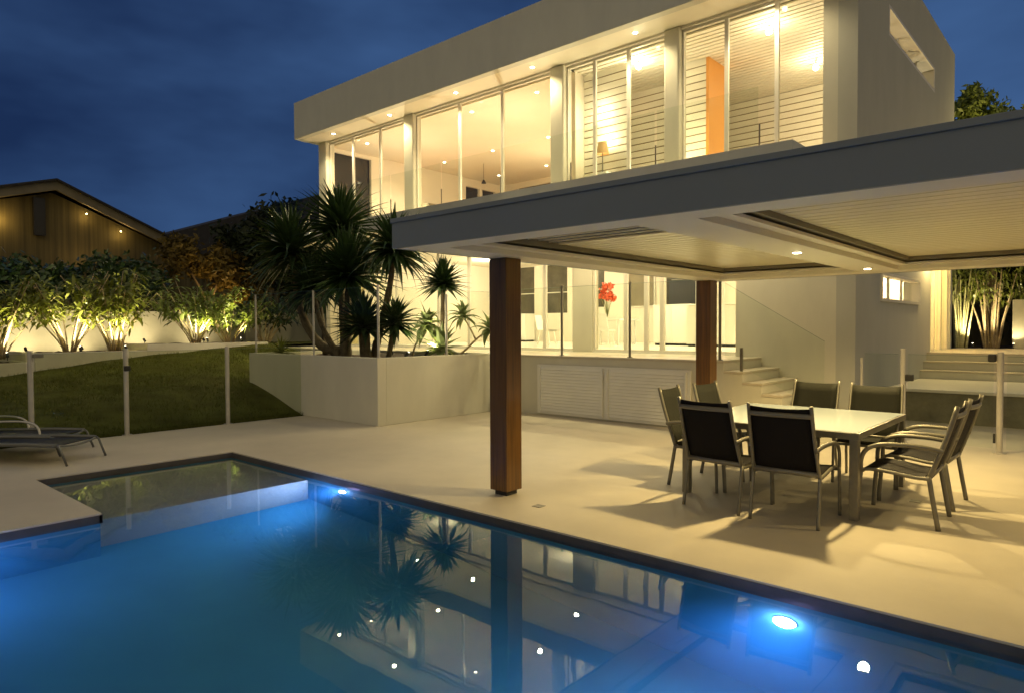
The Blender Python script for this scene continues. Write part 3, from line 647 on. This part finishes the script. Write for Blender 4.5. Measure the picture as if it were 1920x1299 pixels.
B(-2.17, -2.07, 10.56, 10.62, .86, .95).build('gate_latch', 'black', t, bevel=.008); B(-1.22, -1.13, 10.42, 10.5, 1.15, 1.25).build('gate_latch', 'black', t, bevel=.02)
B(-1.155, -1.13, 10.44, 10.47, .13, .25).build('hinge', 'black', t)
# ---------------------------------------------------------------- dining set
TBX0, TBX1, TBY0, TBY1 = -3.16, -1.57, 6.04, 7.72
t = wt(thing('dining_table', 'square white glass topped patio table with metal legs', 'table', ((TBX0+TBX1)/2, (TBY0+TBY1)/2, 0)))
B(TBX0+.02, TBX1-.02, TBY0+.02, TBY1-.02, .722, .732).build('tabletop', 'table_top', t, bevel=.003)
b = MB(); z0, z1 = .672, .727; w2 = .028
b.box(TBX0, TBX1, TBY0, TBY0+w2, z0, z1); b.box(TBX0, TBX1, TBY1-w2, TBY1, z0, z1); b.box(TBX0, TBX0+w2, TBY0+w2, TBY1-w2, z0, z1); b.box(TBX1-w2, TBX1, TBY0+w2, TBY1-w2, z0, z1)
b.build('table_frame', 'alu', t, bevel=.003)
for x in (TBX0+.005, TBX1-.075):
    for y in (TBY0+.005, TBY1-.075): B(x, x+.07, y, y+.07, 0, .671).build('leg', 'alu', t, bevel=.005)
def sling_sheet(p, w, thick=.006, sag=.015, n=10):
    """surface following profile p [(y,z)..] across width w"""
    m_ = 6; vs = []; fs = []
    for y, z in p:
        for j in range(m_+1): xx = -w/2+w*j/m_; s_ = sag*(1-(2*j/m_-1)**2); vs.append((xx, y-s_*.6, z-s_*.6))
    N = len(p)
    for i in range(N-1):
        for j in range(m_): a = i*(m_+1)+j; fs.append((a, a+1, a+m_+2, a+m_+1))
    b = MB().add(vs, fs); return b
def make_chair(mat_):
    t = thing('dining_chair', 'x', 'chair')
    for s in (-1, 1):
        MB().tube([(s*.27, -.27, 0), (s*.268, -.235, .2), (s*.264, -.20, .42)], .014, 10, flat=1.35, smooth=1).build('leg', 'alu', t, smooth=True)
        MB().tube([(s*.285, .315, 0), (s*.285, .305, .2), (s*.285, .285, .42)], .014, 10, flat=1.35, smooth=1).build('leg', 'alu', t, smooth=True)
        MB().tube([(s*.262, -.30, .625), (s*.272, -.18, .648), (s*.285, 0, .652), (s*.288, .14, .645), (s*.288, .245, .60), (s*.287, .285, .52), (s*.286, .287, .415)], .0135, 10, flat=1.35, smooth=2).build('armrest', 'alu', t, smooth=True)
        MB().tube([(s*.262, -.20, .40), (s*.255, -.255, .55), (s*.25, -.325, .76), (s*.246, -.385, .985)], .014, 10, flat=1.3, smooth=1).build('back_post', 'alu', t, smooth=True)
    b = MB()
    for s in (-1, 1): b.tube([(s*.262, -.21, .40), (s*.26, -.10, .395), (s*.26, .12, .425), (s*.26, .25, .425), (s*.26, .285, .40)], .015, 8, smooth=1)
    b.tube([(-.275, .285, .40), (.275, .285, .40)], .013, 8); b.tube([(-.255, -.215, .425), (.255, -.215, .425)], .016, 8, flat=1.4)
    b.build('seat_frame', 'alu', t, smooth=True)
    b = MB(); b.tube([(-.245, -.372, .905), (-.12, -.392, .905), (0, -.398, .905), (.12, -.392, .905), (.245, -.372, .905)], .013, 8, flat=1.6, smooth=1)
    b.build('back_rail', 'alu', t, smooth=True)
    pf = [(.285, .418), (.20, .438), (.06, .425), (-.08, .402), (-.17, .405), (-.205, .44)]
    o = sling_sheet(pf, .505).build('seat', mat_, t, smooth=True); so = o.modifiers.new('thick', 'SOLIDIFY'); so.thickness = .006
    pf = [(-.205, .44), (-.248, .55), (-.29, .67), (-.322, .77), (-.352, .87), (-.378, .965)]
    o = sling_sheet(pf, .49, sag=.02).build('backrest', mat_, t, smooth=True); so = o.modifiers.new('thick', 'SOLIDIFY'); so.thickness = .006
    return t
c0 = make_chair('sling'); c1 = make_chair('sling_olive')
chairs = [(c0, -2.63, 5.88, -6, 'near chair on the pool side, back to the camera, left of its twin'),
          (c0, -2.02, 5.84, 2, 'nearest chair, back to the camera, beside the near table corner'),
          (c1, -3.17, 6.54, -84, 'olive backed chair on the cupboard side, nearest the timber post'),
          (c1, -3.13, 7.24, -93, 'chair on the cupboard side farther from the camera, half hidden behind other chairs'),
          (c1, -2.62, 7.86, 176, 'far side chair in front of the terrace steps, facing the camera'),
          (c1, -1.92, 7.78, 184, 'far side chair in front of the wall corner, facing the camera'),
          (c0, -1.30, 6.44, 91, 'right hand chair nearest the camera, seen side on with curved armrest'),
          (c0, -1.30, 7.20, 88, 'right hand chair farther back, mostly behind the side on chair')]
used = set()
for src, x, y, rz, lb in chairs:
    c = src if id(src) not in used else copy_tree(src); used.add(id(src))
    c.location = (x, y, 0); c.rotation_euler.z = R(rz); c['label'] = lb; c['group'] = 'sling chairs round the patio table'
# ---------------------------------------------------------------- sun loungers by the lawn fence
def lounger(x, y, rz, label, back=True):
    t = thing('sun_lounger', label, 'sun lounger', (x, y, 0), 'sun loungers by the lawn fence', R(rz))
    L_, W_ = 1.95, .68
    for s in (-1, 1):
        MB().tube([(0, s*W_/2, .24), (.4, s*W_/2, .25), (1.2, s*W_/2, .24), (L_, s*W_/2, .24)], .016, 8, flat=1.6).build('side_rail', 'alu_dark', t, smooth=True)
        MB().tube([(0.0, s*W_/2, .245), (-.04, s*W_/2, .22), (-.13, s*W_/2, 0)], .014, 8).build('leg', 'alu_dark', t, smooth=True)
        MB().tube([(1.35, s*W_/2, .23), (1.45, s*W_/2, 0)], .014, 8).build('leg', 'alu_dark', t, smooth=True)
    MB().tube([(0, -W_/2, .24), (-.02, -W_/4, .21), (-.02, W_/4, .21), (0, W_/2, .24)], .014, 8, smooth=1).build('foot_rail', 'alu_dark', t, smooth=True)
    o = MB().add([(0.02, -W_/2+.02, .238), (1.2, -W_/2+.02, .23), (1.2, W_/2-.02, .23), (.02, W_/2-.02, .238)], [(0, 1, 2, 3)]).build('bed', 'black', t); o.modifiers.new('thick', 'SOLIDIFY').thickness = .012
    o = MB().add([(1.2, -W_/2+.02, .23), (1.9, -W_/2+.02, .36), (1.9, W_/2-.02, .36), (1.2, W_/2-.02, .23)], [(0, 1, 2, 3)]).build('backrest', 'black', t); o.modifiers.new('thick', 'SOLIDIFY').thickness = .012
    for s in (-1, 1): MB().tube([(.75, s*W_/2, .24), (.80, s*(W_/2+.02), .38), (1.0, s*(W_/2+.03), .43), (1.35, s*(W_/2+.03), .42)], .014, 8, smooth=2).build('armrest', 'alu_post', t, smooth=True)
ax = math.degrees(math.atan2(-.605, -.797))
lounger(-9.55, 2.68, ax, 'nearer sun lounger with black mesh bed by the glass fence')
lounger(-10.35, 3.25-.45, ax+4, 'farther sun lounger, mostly cut by the picture edge, behind the nearer one')
# ---------------------------------------------------------------- plants
def rosette(c, d, rad, n, wid=.03, droop=.35, spread=1.0, up=.0, dead=0):
    """sword leaves radiating from c round axis d"""
    n = int(n*1.15); wid *= 2.0; rad *= 1.12
    b = MB(); d = Vector(d).normalized(); a0 = d.orthogonal().normalized(); b0 = d.cross(a0)
    for i in range(n):
        k = (i+.5)/n; th = (1-k)**.9*R(112)*spread+R(4); ph = i*2.39996+random.uniform(-.15, .15)
        dirv = (d*math.cos(th)+(a0*math.cos(ph)+b0*math.sin(ph))*math.sin(th)).normalized()
        Ln = rad*random.uniform(.82, 1.12)*(.75+.25*math.sin(th)); side = dirv.cross(Vector((0, 0, 1)))
        if side.length < .1: side = a0.copy()
        side.normalize(); vs = []; N = 7; dr_ = random.choice((.5, .9, 1.1, 1.4, 2.4))
        p = Vector(c)+d*(k*.10*rad/.6); cur = dirv.copy(); nseg = Ln/(N-1)
        for j in range(N):
            tt = j/(N-1); w2 = wid*(math.sin(math.pi*min(1, .18+tt*.82))**.7)*(1 if tt < .35 else (1-(tt-.35)/.65)**.75)
            nn = side.cross(cur).normalized()*w2*.45
            vs += [p-side*w2+nn, p+Vector((0, 0, 0)), p+side*w2+nn]
            cur = (cur+Vector((0, 0, -1))*droop*tt*.42*dr_).normalized(); p = p+cur*nseg
        fs = []
        for j in range(N-1): a = 3*j; fs += [(a, a+1, a+4, a+3), (a+1, a+2, a+5, a+4)]
        b.add(vs, fs)
    return b
def yucca(name, label, base, heads, mat_='leaf_dark', trunk='bark', group=None):
    t = wt(thing(name, label, 'plant', base, group))
    for (c, d, rad, n, wid, dr), path, r0, r1 in heads:
        MB().tube(path, lambda k, r0=r0, r1=r1: (r0+(r1-r0)*k)*(1+.10*math.sin(k*38)), 10, smooth=2).build('trunk', trunk, t, smooth=True)
        rosette(c, d, rad, n, wid, dr).build('leaf_rosette', mat_, t)
b0 = (-11.45, 7.95, 1.03)
yucca('dragon_tree', 'big many headed dragon tree with dark sword leaves in the planter', b0, [
    (((-11.75, 8.05, 3.55), (.05, -.1, 1), 1.0, 120, .034, .25), [(-11.5, 7.95, 1.0), (-11.55, 7.95, 1.7), (-11.8, 8.05, 2.6), (-11.75, 8.05, 3.58)], .11, .045),
    (((-13.0, 7.7, 3.15), (-.35, -.1, 1), 1.12, 135, .034, .5), [(-11.6, 7.95, 1.15), (-12.3, 7.85, 1.22), (-12.9, 7.75, 2.0), (-13.0, 7.7, 3.18)], .12, .045),
    (((-11.15, 7.8, 2.55), (.1, -.2, 1), 1.05, 130, .036, .3), [(-11.4, 7.9, 1.0), (-11.3, 7.85, 1.7), (-11.15, 7.8, 2.58)], .11, .05),
    (((-10.05, 8.0, 2.95), (.25, .0, 1), .88, 120, .032, .8), [(-10.7, 8.0, 1.0), (-10.35, 8.0, 1.8), (-10.1, 8.0, 2.5), (-10.05, 8.0, 2.98)], .08, .04),
    (((-12.0, 8.5, 2.85), (-.3, .2, 1), .95, 100, .032, .5), [(-11.6, 8.0, 1.0), (-11.9, 8.3, 2.0), (-12.0, 8.5, 2.88)], .09, .04),
    (((-12.35, 7.75, 2.35), (-.3, -.2, 1), .85, 100, .032, .6), [(-11.6, 7.9, 1.0), (-12.1, 7.8, 1.6), (-12.35, 7.75, 2.38)], .07, .04),
    (((-13.2, 8.4, 2.55), (-.7, .2, .8), .75, 80, .03, .7), [(-12.3, 8.0, 1.1), (-12.8, 8.3, 1.6), (-13.2, 8.4, 2.55)], .06, .035)])
yucca('spiky_yucca', 'low dense yucca with dark leaves right behind the planter corner post', (-10.35, 7.75, 1.03), [
    (((-10.55, 7.7, 1.60), (-.1, -.1, 1), .70, 130, .03, .15), [(-10.5, 7.7, 1.0), (-10.55, 7.7, 1.62)], .13, .08),
    (((-9.95, 7.95, 1.65), (.3, 0, 1), .55, 80, .026, .3), [(-10.1, 7.9, 1.0), (-9.95, 7.95, 1.68)], .06, .04)])
yucca('small_yucca', 'single headed yucca with short upright leaves above the glass by the near post', (-9.75, 8.95, 1.03), [
    (((-9.72, 8.95, 2.42), (.02, 0, 1), .55, 95, .026, .2), [(-9.78, 8.95, 1.0), (-9.74, 8.95, 1.8), (-9.72, 8.95, 2.44)], .05, .035)], trunk='bark')
yucca('pale_succulent', 'pale floodlit succulent with long bent stems near the planter end', (-9.45, 8.85, 1.03), [
    (((-9.0+.12, 9.35, 1.55), (.6, .1, .7), .40, 26, .032, .9), [(-9.45, 8.9, 1.0), (-9.25, 9.1, 1.2), (-9.1, 9.25, 1.42), (-8.9, 9.35, 1.56)], .022, .016),
    (((-9.42, 9.2, 1.80), (-.3, .1, 1), .36, 24, .03, .8), [(-9.1, 9.2, 1.40), (-9.25, 9.2, 1.62), (-9.42, 9.2, 1.81)], .018, .014),
    (((-9.62, 8.8, 1.18), (.05, 0, 1), .50, 22, .040, .05), [(-9.62, 8.8, .98), (-9.62, 8.8, 1.19)], .03, .03)], 'leaf_pale', 'bark_pale')
yucca('bent_succulent', 'pale arching leaved succulent left of the small yucca', (-10.5, 8.9, 1.03), [
    (((-10.15, 8.9, 1.62), (.5, -.1, .8), .48, 28, .035, 1.0), [(-10.6, 8.9, 1.0), (-10.5, 8.9, 1.3), (-10.15, 8.9, 1.63)], .02, .016)], 'leaf_pale', 'bark_pale')
yucca('grass_tuft', 'small spiky tuft at the lawn end of the planter', (-12.9, 7.4, 1.03), [
    (((-12.9, 7.35, 1.08), (0, 0, 1), .38, 40, .012, .3), [(-12.9, 7.35, 1.0), (-12.9, 7.35, 1.09)], .02, .02)], 'leaf_mid')
def planter_spot(p, d, W, label, ang=70, col=(1, .86, .5)):
    t = wt(thing('garden_spotlight', label, 'spotlight', p, 'spotlights among the plants'))
    dv = Vector(d).normalized(); P = Vector(p)
    MB().tube([P-Vector((0, 0, .12)), P], .008, 6).build('spike', 'black', t)
    MB().tube([P-dv*.05, P+dv*.05], .03, 12).build('lamp_body', 'black', t); MB().disc(P+dv*.052, .024, dv, 12, .003).build('lens', 'lamp_lens', t)
    spot('spot_lamp', P+dv*.07, W, ang, d, col, .7, .025, t)
planter_spot((-9.75, 8.55, 1.14), (.05, .7, 1), 16, 'small spotlight at the foot of the pale succulent', 90)
planter_spot((-9.55, 7.9, 1.14), (-.05, .8, .8), 9, 'small unseen spotlight added in front to brighten the pale succulents', 100)  # put in to light the succulents from the front
planter_spot((-11.0, 8.7, 1.14), (-.05, -.6, 1), 12, 'small spotlight behind the dragon tree trunks', 100)
# garden clumps
def lance(b, c, dirv, Ln, wid, droop):
    side = dirv.cross(Vector((0, 0, 1)))
    if side.length < .05: side = Vector((1, 0, 0))
    side.normalize(); p = Vector(c); cur = dirv.normalized(); vs = []
    ws = (.25, 1, .8, .05)
    for j in range(4):
        vs += [p-side*wid*ws[j], p+side*wid*ws[j]]; cur = (cur+Vector((0, 0, -1))*droop*(j+1)*.2).normalized(); p = p+cur*Ln/3
    b.add(vs, [(0, 1, 3, 2), (2, 3, 5, 4), (4, 5, 7, 6)])
def clump(x, y, z, h, label, leafm='leaf_mid', n=18, spread=.85, dens=46, stemm='bark_pale'):
    t = wt(thing('garden_shrub', label, 'shrub', (x, y, z), 'uplit shrubs along the garden wall'))
    st = MB(); lf = MB()
    for i in range(n):
        a = random.uniform(0, 6.28); r0 = random.uniform(.02, .14); sp = spread*random.uniform(.3, 1); H = h*random.uniform(.72, 1.05)
        p0 = Vector((x+r0*math.cos(a), y+r0*math.sin(a), z-.05)); P = []
        for j in range(6): k = j/5; P.append(p0+Vector((math.cos(a)*sp*k**1.25*1.25, math.sin(a)*sp*k**1.25*1.6, H*k-.10*k*k)))
        st.tube(P, .020, 6, .007)
        for j in range(dens):
            k = .50+.50*random.random(); i0 = min(4, int(k*5)); pp = P[i0].lerp(P[i0+1], k*5-i0); pp += Vector([random.gauss(0, .09) for _ in range(3)])
            dv = Vector((random.gauss(0, 1), random.gauss(0, 1), random.gauss(.15, .5))).normalized(); lance(lf, pp, dv, random.uniform(.18, .38), random.uniform(.025, .05), .8)
    st.build('stems', stemm, t, smooth=True); lf.build('foliage', leafm, t)
sh = [(-19.0, 3.80, 1.0, 1.95, 'uplit shrub cut by the left edge', 'leaf_mid'), (-18.9, 5.20, 1.1, 2.05, 'uplit shrub with fanned stems, second from left', 'leaf_mid'),
      (-18.8, 6.15, 1.1, 2.15, 'tallest uplit shrub on the middle bed', 'leaf_mid'), (-19.0, 8.25, 1.26, 1.7, 'light green uplit shrub on the right bed', 'leaf_bright'),
      (-18.9, 9.15, 1.26, 1.5, 'uplit shrub with orange stems, rightmost of the lit ones', 'leaf_bright'), (-19.3, 10.45, 1.2, 1.7, 'unlit dark shrub between the right bed and the house', 'leaf_dark')]
for x, y, z, h, l, m_ in sh: clump(x, y, z, h, l, m_, 16 if m_ != 'leaf_dark' else 14)
for (x, y, z, h, l, m_), W in zip(sh[:5], (34, 42, 42, 40, 38)):
    planter_spot((x+.62, y+.05, z+.06), (-.55, -.05, 1), W, 'ground spotlight at the foot of the '+l.replace('uplit ', ''), 95, (1, .86, .50))
for y, W, l in ((4.5, 20, 'hidden spotlight added to wash the cream wall between the first two shrubs'), (5.7, 22, 'hidden spotlight added to wash the wall behind the middle shrubs'), (7.2, 22, 'hidden spotlight added to wash the bare stretch of cream wall'), (8.8, 12, 'hidden spotlight added to wash the wall behind the rightmost lit shrub')):
    planter_spot((-19.75, y, 1.15 if y < 6.5 else 1.32), (-.75, 0, .5), W*.27, l, 150, (1, .84, .50))  # hidden spots put in to brighten the wall behind the shrubs
# garden beds and wall
def bed(x0, x1, y0, y1, z, label):
    t = wt(thing('garden_bed', label, 'garden bed', ((x0+x1)/2, (y0+y1)/2, 0), 'raised kerbed beds along the wall'))
    b = MB(); b.box(x1-.12, x1, y0, y1, .2, z); b.box(x0, x1-.12, y0, y0+.12, .2, z); b.box(x0, x1-.12, y1-.12, y1, .2, z); b.build('kerb', 'kerb', t, bevel=.01)
    xs = np.linspace(x0, x1-.12, 10); ys = np.linspace(y0+.12, y1-.12, 20)
    MB().add([(x, y, z-.05+random.uniform(-.02, .03)) for y in ys for x in xs], [(j*10+i, j*10+i+1, (j+1)*10+i+1, (j+1)*10+i) for j in range(19) for i in range(9)]).build('soil', 'soil', t)
bed(-20.3, -17.8, 1.0, 4.22, .90, 'lowest raised bed at the left picture edge'); bed(-20.3, -17.79, 4.22, 6.55, 1.10, 'middle raised bed under the fan stemmed shrubs'); bed(-20.3, -17.8, 6.55, 9.74, 1.25, 'highest raised bed ending near the house')
tag(B(-20.75, -20.5, -6, 21, .2, 2.12).build('garden_wall', 'garden_wall', bevel=.01), 'cream boundary wall behind the uplit shrubs', 'wall')
# trees
def tree(name, label, x, y, z0, trunk_h, crown, n, leafm, leaf=.16, tr=.12, group=None, cards=None):
    """crown: list of (cx,cy,cz,rx,ry,rz)"""
    t = wt(thing(name, label, 'tree', (x, y, z0), group)); b = MB()
    b.tube([(x, y, z0), (x+.1, y, z0+trunk_h*.5), (x, y+.05, z0+trunk_h)], tr, 9, tr*.55, smooth=1)
    for c in crown: b.tube([(x, y+.03, z0+trunk_h*.75), ((x+c[0])/2+.1, (y+c[1])/2, (z0+trunk_h+c[2])/2-.1), (c[0], c[1], c[2])], tr*.5, 6, tr*.12, smooth=1)
    b.build('trunk', 'bark', t, smooth=True)
    V = []; per = n//len(crown)
    for c in crown:
        ncl = 16; cl = rng.normal(0, 1, (ncl, 3)); cl /= np.linalg.norm(cl, axis=1)[:, None]; cl *= rng.uniform(.45, 1, (ncl, 1))
        k = rng.integers(0, ncl, per); p = cl[k]+rng.normal(0, .21, (per, 3)); p = p*np.array(c[3:6])+np.array(c[:3])
        u = rng.normal(0, 1, (per, 3)); u /= np.linalg.norm(u, axis=1)[:, None]; w2 = rng.normal(0, 1, (per, 3)); v = np.cross(u, w2); v /= np.linalg.norm(v, axis=1)[:, None]
        s = leaf*rng.uniform(.6, 1.3, (per, 1)); V.append(np.stack([p-u*s, p+v*s*.38, p+u*s, p-v*s*.38], 1).reshape(-1, 3))
    V = np.concatenate(V); N = len(V)//4
    me = bpy.data.meshes.new('crown'); me.vertices.add(len(V)); me.vertices.foreach_set('co', V.astype(np.float32).ravel()-np.zeros(len(V)*3, np.float32))
    me.loops.add(N*4); me.loops.foreach_set('vertex_index', np.arange(N*4, dtype=np.int32)); me.polygons.add(N); me.polygons.foreach_set('loop_start', np.arange(0, N*4, 4, dtype=np.int32)); me.update(calc_edges=True); me.validate()
    o = bpy.data.objects.new('crown', me); COL.objects.link(o); me.materials.append(M[leafm]); o.parent = t; o.location = -Vector(t['_w'])
    return t
tree('dark_tree', 'dark leafy tree beside the house behind the dragon tree', -22.2, 12.6, 1, 2.6, [(-22.2, 11.6, 4.7, 1.0, 1.0, .8), (-22.0, 12.8, 5.2, 1.1, 1.2, .9), (-21.8, 14.2, 4.7, 1.0, 1.2, .9), (-22.0, 12.8, 3.7, 1.1, 1.7, .9), (-22.2, 14.6, 3.4, .9, 1.1, 1)], 9000, 'leaf_black', .15)
tree('amber_tree', 'amber lit tree above the right end of the shrubs', -22.5, 10.2, 1, 1.8, [(-22.3, 10.6, 3.6, .8, .95, .75), (-22.5, 9.3, 3.9, .6, .6, .7), (-22.2, 11.4, 3.0, .7, .8, .6)], 4200, 'leaf_amber', .12)
tree('hedge_tree', 'dim olive hedge tree in front of the gabled house', -22.8, 7.6, 1, 1.5, [(-22.6, 6.6, 3.0, .7, 1.0, .75), (-22.6, 8.0, 3.1, .7, 1.0, .75), (-22.6, 5.2, 3.0, .7, 1.0, .6), (-22.6, 3.8, 3.3, .7, .9, .8)], 5200, 'leaf_dark', .12)
planter_spot((-21.6, 10.4, 1.5), (-.35, .1, 1), 26, 'spotlight beneath the amber tree', 90, (1, .62, .2))
tree('corner_tree', 'bushy tree lit yellow green beyond the right end of the house', -2.6, 22, 1, 5.4, [(-3.0, 22, 6.9, .5, .7, .7), (-2.5, 22.1, 6.8, .5, .7, .55), (-3.0, 22, 7.6, .42, .5, .4), (-2.0, 22.2, 6.9, .22, .3, .4)], 6500, 'leaf_bright', .09)
planter_spot((-2.4, 20.6, 5.0), (-.05, .55, 1), 90, 'spotlight on a bracket below the corner tree crown', 70, (1, .8, .3)) if False else None
point('bulb', (-2.2, 20.9, 6.3), 9, (1, .78, .3), .05)
# ---------------------------------------------------------------- right hand steps and grove
t = wt(thing('unseen_lantern', 'unseen warm light added to brighten the side wall beside the garden door', 'wall light', (-2.97, 16.5, 3.2)))
B(-2.999, -2.93, 16.44, 16.56, 3.12, 3.34).build('back_box', 'black', t); B(-2.93, -2.86, 16.45, 16.55, 3.14, 3.30).build('lens', 'lamp_lens', t); point('wall_lamp', (-2.78, 16.5, 3.2), 16, (1, .72, .28), .05, t)  # sconce hidden by the patio roof, added to warm the side wall
t = wt(thing('garden_steps', 'wide pale steps climbing past a low wall to the rear garden', 'steps', (0, 14, 0)))
B(-3.0, 6, 13.2, 15.9, 0, .50).build('low_wall', 'shaded_wall', t); B(-3.0, 6, 13.17, 15.9, .50, .55).build('ledge', 'soffit', t, bevel=.006)
for i in range(3):
    y = 15.9+i*.33; z = .55+.17*(i+1); B(-3.0, 6, y, 20.2, z-.17+.0005*i, z-.03).build('step', 'render', t); B(-3.0, 6, y-.015, y+.35 if i < 2 else 20.2, z-.03, z).build('tread', 'paving', t, bevel=.005)
tag(B(-7, 8, 26, 26.1, .9, 3.8).build('rear_fence', 'brick_dark'), 'dark fence closing the garden behind the bamboo', 'fence')
struct(B(-3.2, 9, 20.2, 34, 0, 1.0).build('garden_soil', 'soil'))
def culms(x, y, n, h, label, m_='bamboo', spread=.35):
    t = wt(thing('bamboo_clump', label, 'bamboo', (x, y, 1), 'uplit bamboo beyond the steps')); b = MB()
    for i in range(n):
        a = random.uniform(0, 6.28); r0 = random.uniform(0, .18); sp = spread*random.uniform(.1, 1); H = h*random.uniform(.6, 1.1)
        b.tube([(x+r0*math.cos(a), y+r0*math.sin(a), .95), (x+(r0+sp*.4)*math.cos(a), y+(r0+sp*.4)*math.sin(a), 1+H*.5), (x+(r0+sp)*math.cos(a), y+(r0+sp)*math.sin(a), 1+H)], random.uniform(.018, .04), 7, .012, smooth=1)
    b.build('culms', m_, t, smooth=True); lf = MB()
    for i in range(n*40):
        a = random.uniform(0, 6.28); r0 = random.random()**.5*(spread+.35); z = 1+h*random.uniform(.62, 1.5)
        lance(lf, (x+r0*math.cos(a), y+r0*math.sin(a), z), Vector((random.gauss(0, 1), random.gauss(0, 1), random.gauss(-.2, .5))).normalized(), random.uniform(.12, .3), .018, .9)
    lf.build('foliage', 'leaf_mid', t)
culms(-3.05, 21.2, 16, 2.2, 'slender bamboo clump right against the lit doorway'); culms(-2.45, 21.5, 15, 1.9, 'stout pale bamboo clump in the middle of the garden view', 'bark_pale', .4)
culms(-1.7, 22.2, 12, 2.2, 'bamboo clump at the right picture edge')
tag(B(-1.95, -1.35, 20.9, 21.15, 1.0, 2.25).build('garden_pier', 'garden_wall', bevel=.01), 'yellow lit masonry pier at the right edge of the garden view', 'pier')
planter_spot((-2.75, 20.75, 1.12), (0, .45, 1), 26, 'spotlight between the two left bamboo clumps', 100); planter_spot((-1.9, 20.6, 1.12), (.1, .5, 1), 3, 'spotlight at the foot of the masonry pier', 100)
tree('palm_canopy_tree', 'dark overhanging tree canopy above the bamboo', -.6, 23.5, 1, 3.2, [(-1.6, 22.6, 3.9, 1.1, .8, .7), (-.4, 23, 4.3, 1.2, 1, .9), (-2.9, 23.6, 4.2, 1.0, .8, .9), (-2.3, 24.5, 3.2, 1.5, .8, 1.4), (-.6, 24.5, 2.6, 1.4, .8, 1.5)], 12000, 'leaf_black', .17)
# ---------------------------------------------------------------- neighbours
nb = wt(thing('neighbour_house', 'neighbouring house with a low gable and dim warm wall lights', 'house', (-36, 8, 0)))
X = -32
b = MB(); prof = [(3.0, 0), (13.0, 0), (13.0, 5.35), (8.45, 7.2), (3.0, 5.6)]
b.add([(X-.6, y, z) for y, z in prof]+[(X-10, y, z) for y, z in prof], [(0, 1, 2, 3, 4), (9, 8, 7, 6, 5)]+[(i, i+5, (i+1) % 5+5, (i+1) % 5) for i in range(5)]); b.build('wall', 'brick_dark', nb)
for (ya, za, yb_, zb) in ((8.45, 7.62, 13.5, 5.42), (8.45, 7.62, 1.5, 5.55)):
    b = MB(); b.add([(X, ya, za), (X, yb_, zb), (X, yb_, zb-.38), (X, ya, za-.38), (X-.15, ya, za), (X-.15, yb_, zb), (X-.15, yb_, zb-.38), (X-.15, ya, za-.38)], [(0, 1, 2, 3), (7, 6, 5, 4), (0, 4, 5, 1), (3, 2, 6, 7), (1, 5, 6, 2)]); b.build('barge_board', 'fascia_olive', nb)
    b = MB(); b.add([(X+.15, ya, za+.06), (X+.15, yb_, zb+.06), (X-10.5, yb_, zb+.06), (X-10.5, ya, za+.06), (X+.15, ya, za-.02), (X+.15, yb_, zb-.02), (X-10.5, yb_, zb-.02), (X-10.5, ya, za-.02)], [(0, 1, 2, 3), (7, 6, 5, 4), (0, 4, 5, 1), (1, 5, 6, 2), (2, 6, 7, 3)]); b.build('roof', 'roof_tile', nb)
part('chimney_flue', 'black', (X-.55, X-.35, 7.75, 8.15, 5.4, 6.9), parent=nb)
for y, z in ((9.6, 6.45), (10.9, 5.85)):
    r = MB().ball((X-.3, y, z), .025, 5).build('wall_light', 'fairy_lens', nb); point('wall_lamp', (X-.25, y, z-.1), 1.2, (1, .65, .2), .05, nb)
point('wall_lamp', (X-.2, 6.6, 5.9), 3, (1, .65, .2), .05, nb); point('wall_lamp', (X+.3, 9.5, 4.5), 2, (1, .65, .25), .05, nb)
n2 = wt(thing('far_house', 'dark unlit house roof rising behind the trees', 'house', (-46, 24, 0)))
X = -42
b = MB(); b.add([(X, 13, 5.9), (X, 27.5, 11.2), (X, 40, 6.5), (X-14, 13, 5.9), (X-14, 27.5, 11.2), (X-14, 40, 6.5), (X, 13, 5.7), (X, 40, 6.3), (X-14, 13, 5.7), (X-14, 40, 6.3)], [(0, 1, 4, 3), (1, 2, 5, 4), (0, 6, 7, 2, 1), (3, 4, 5, 9, 8), (0, 3, 8, 6), (2, 7, 9, 5)]); b.build('roof', 'roof_tile', n2)
B(X-13.5, X-.5, 13.6, 39.5, 0, 5.75).build('wall', 'brick_dark', n2)
for o in list(bpy.data.objects):
    if '_w' in o: del o['_w']
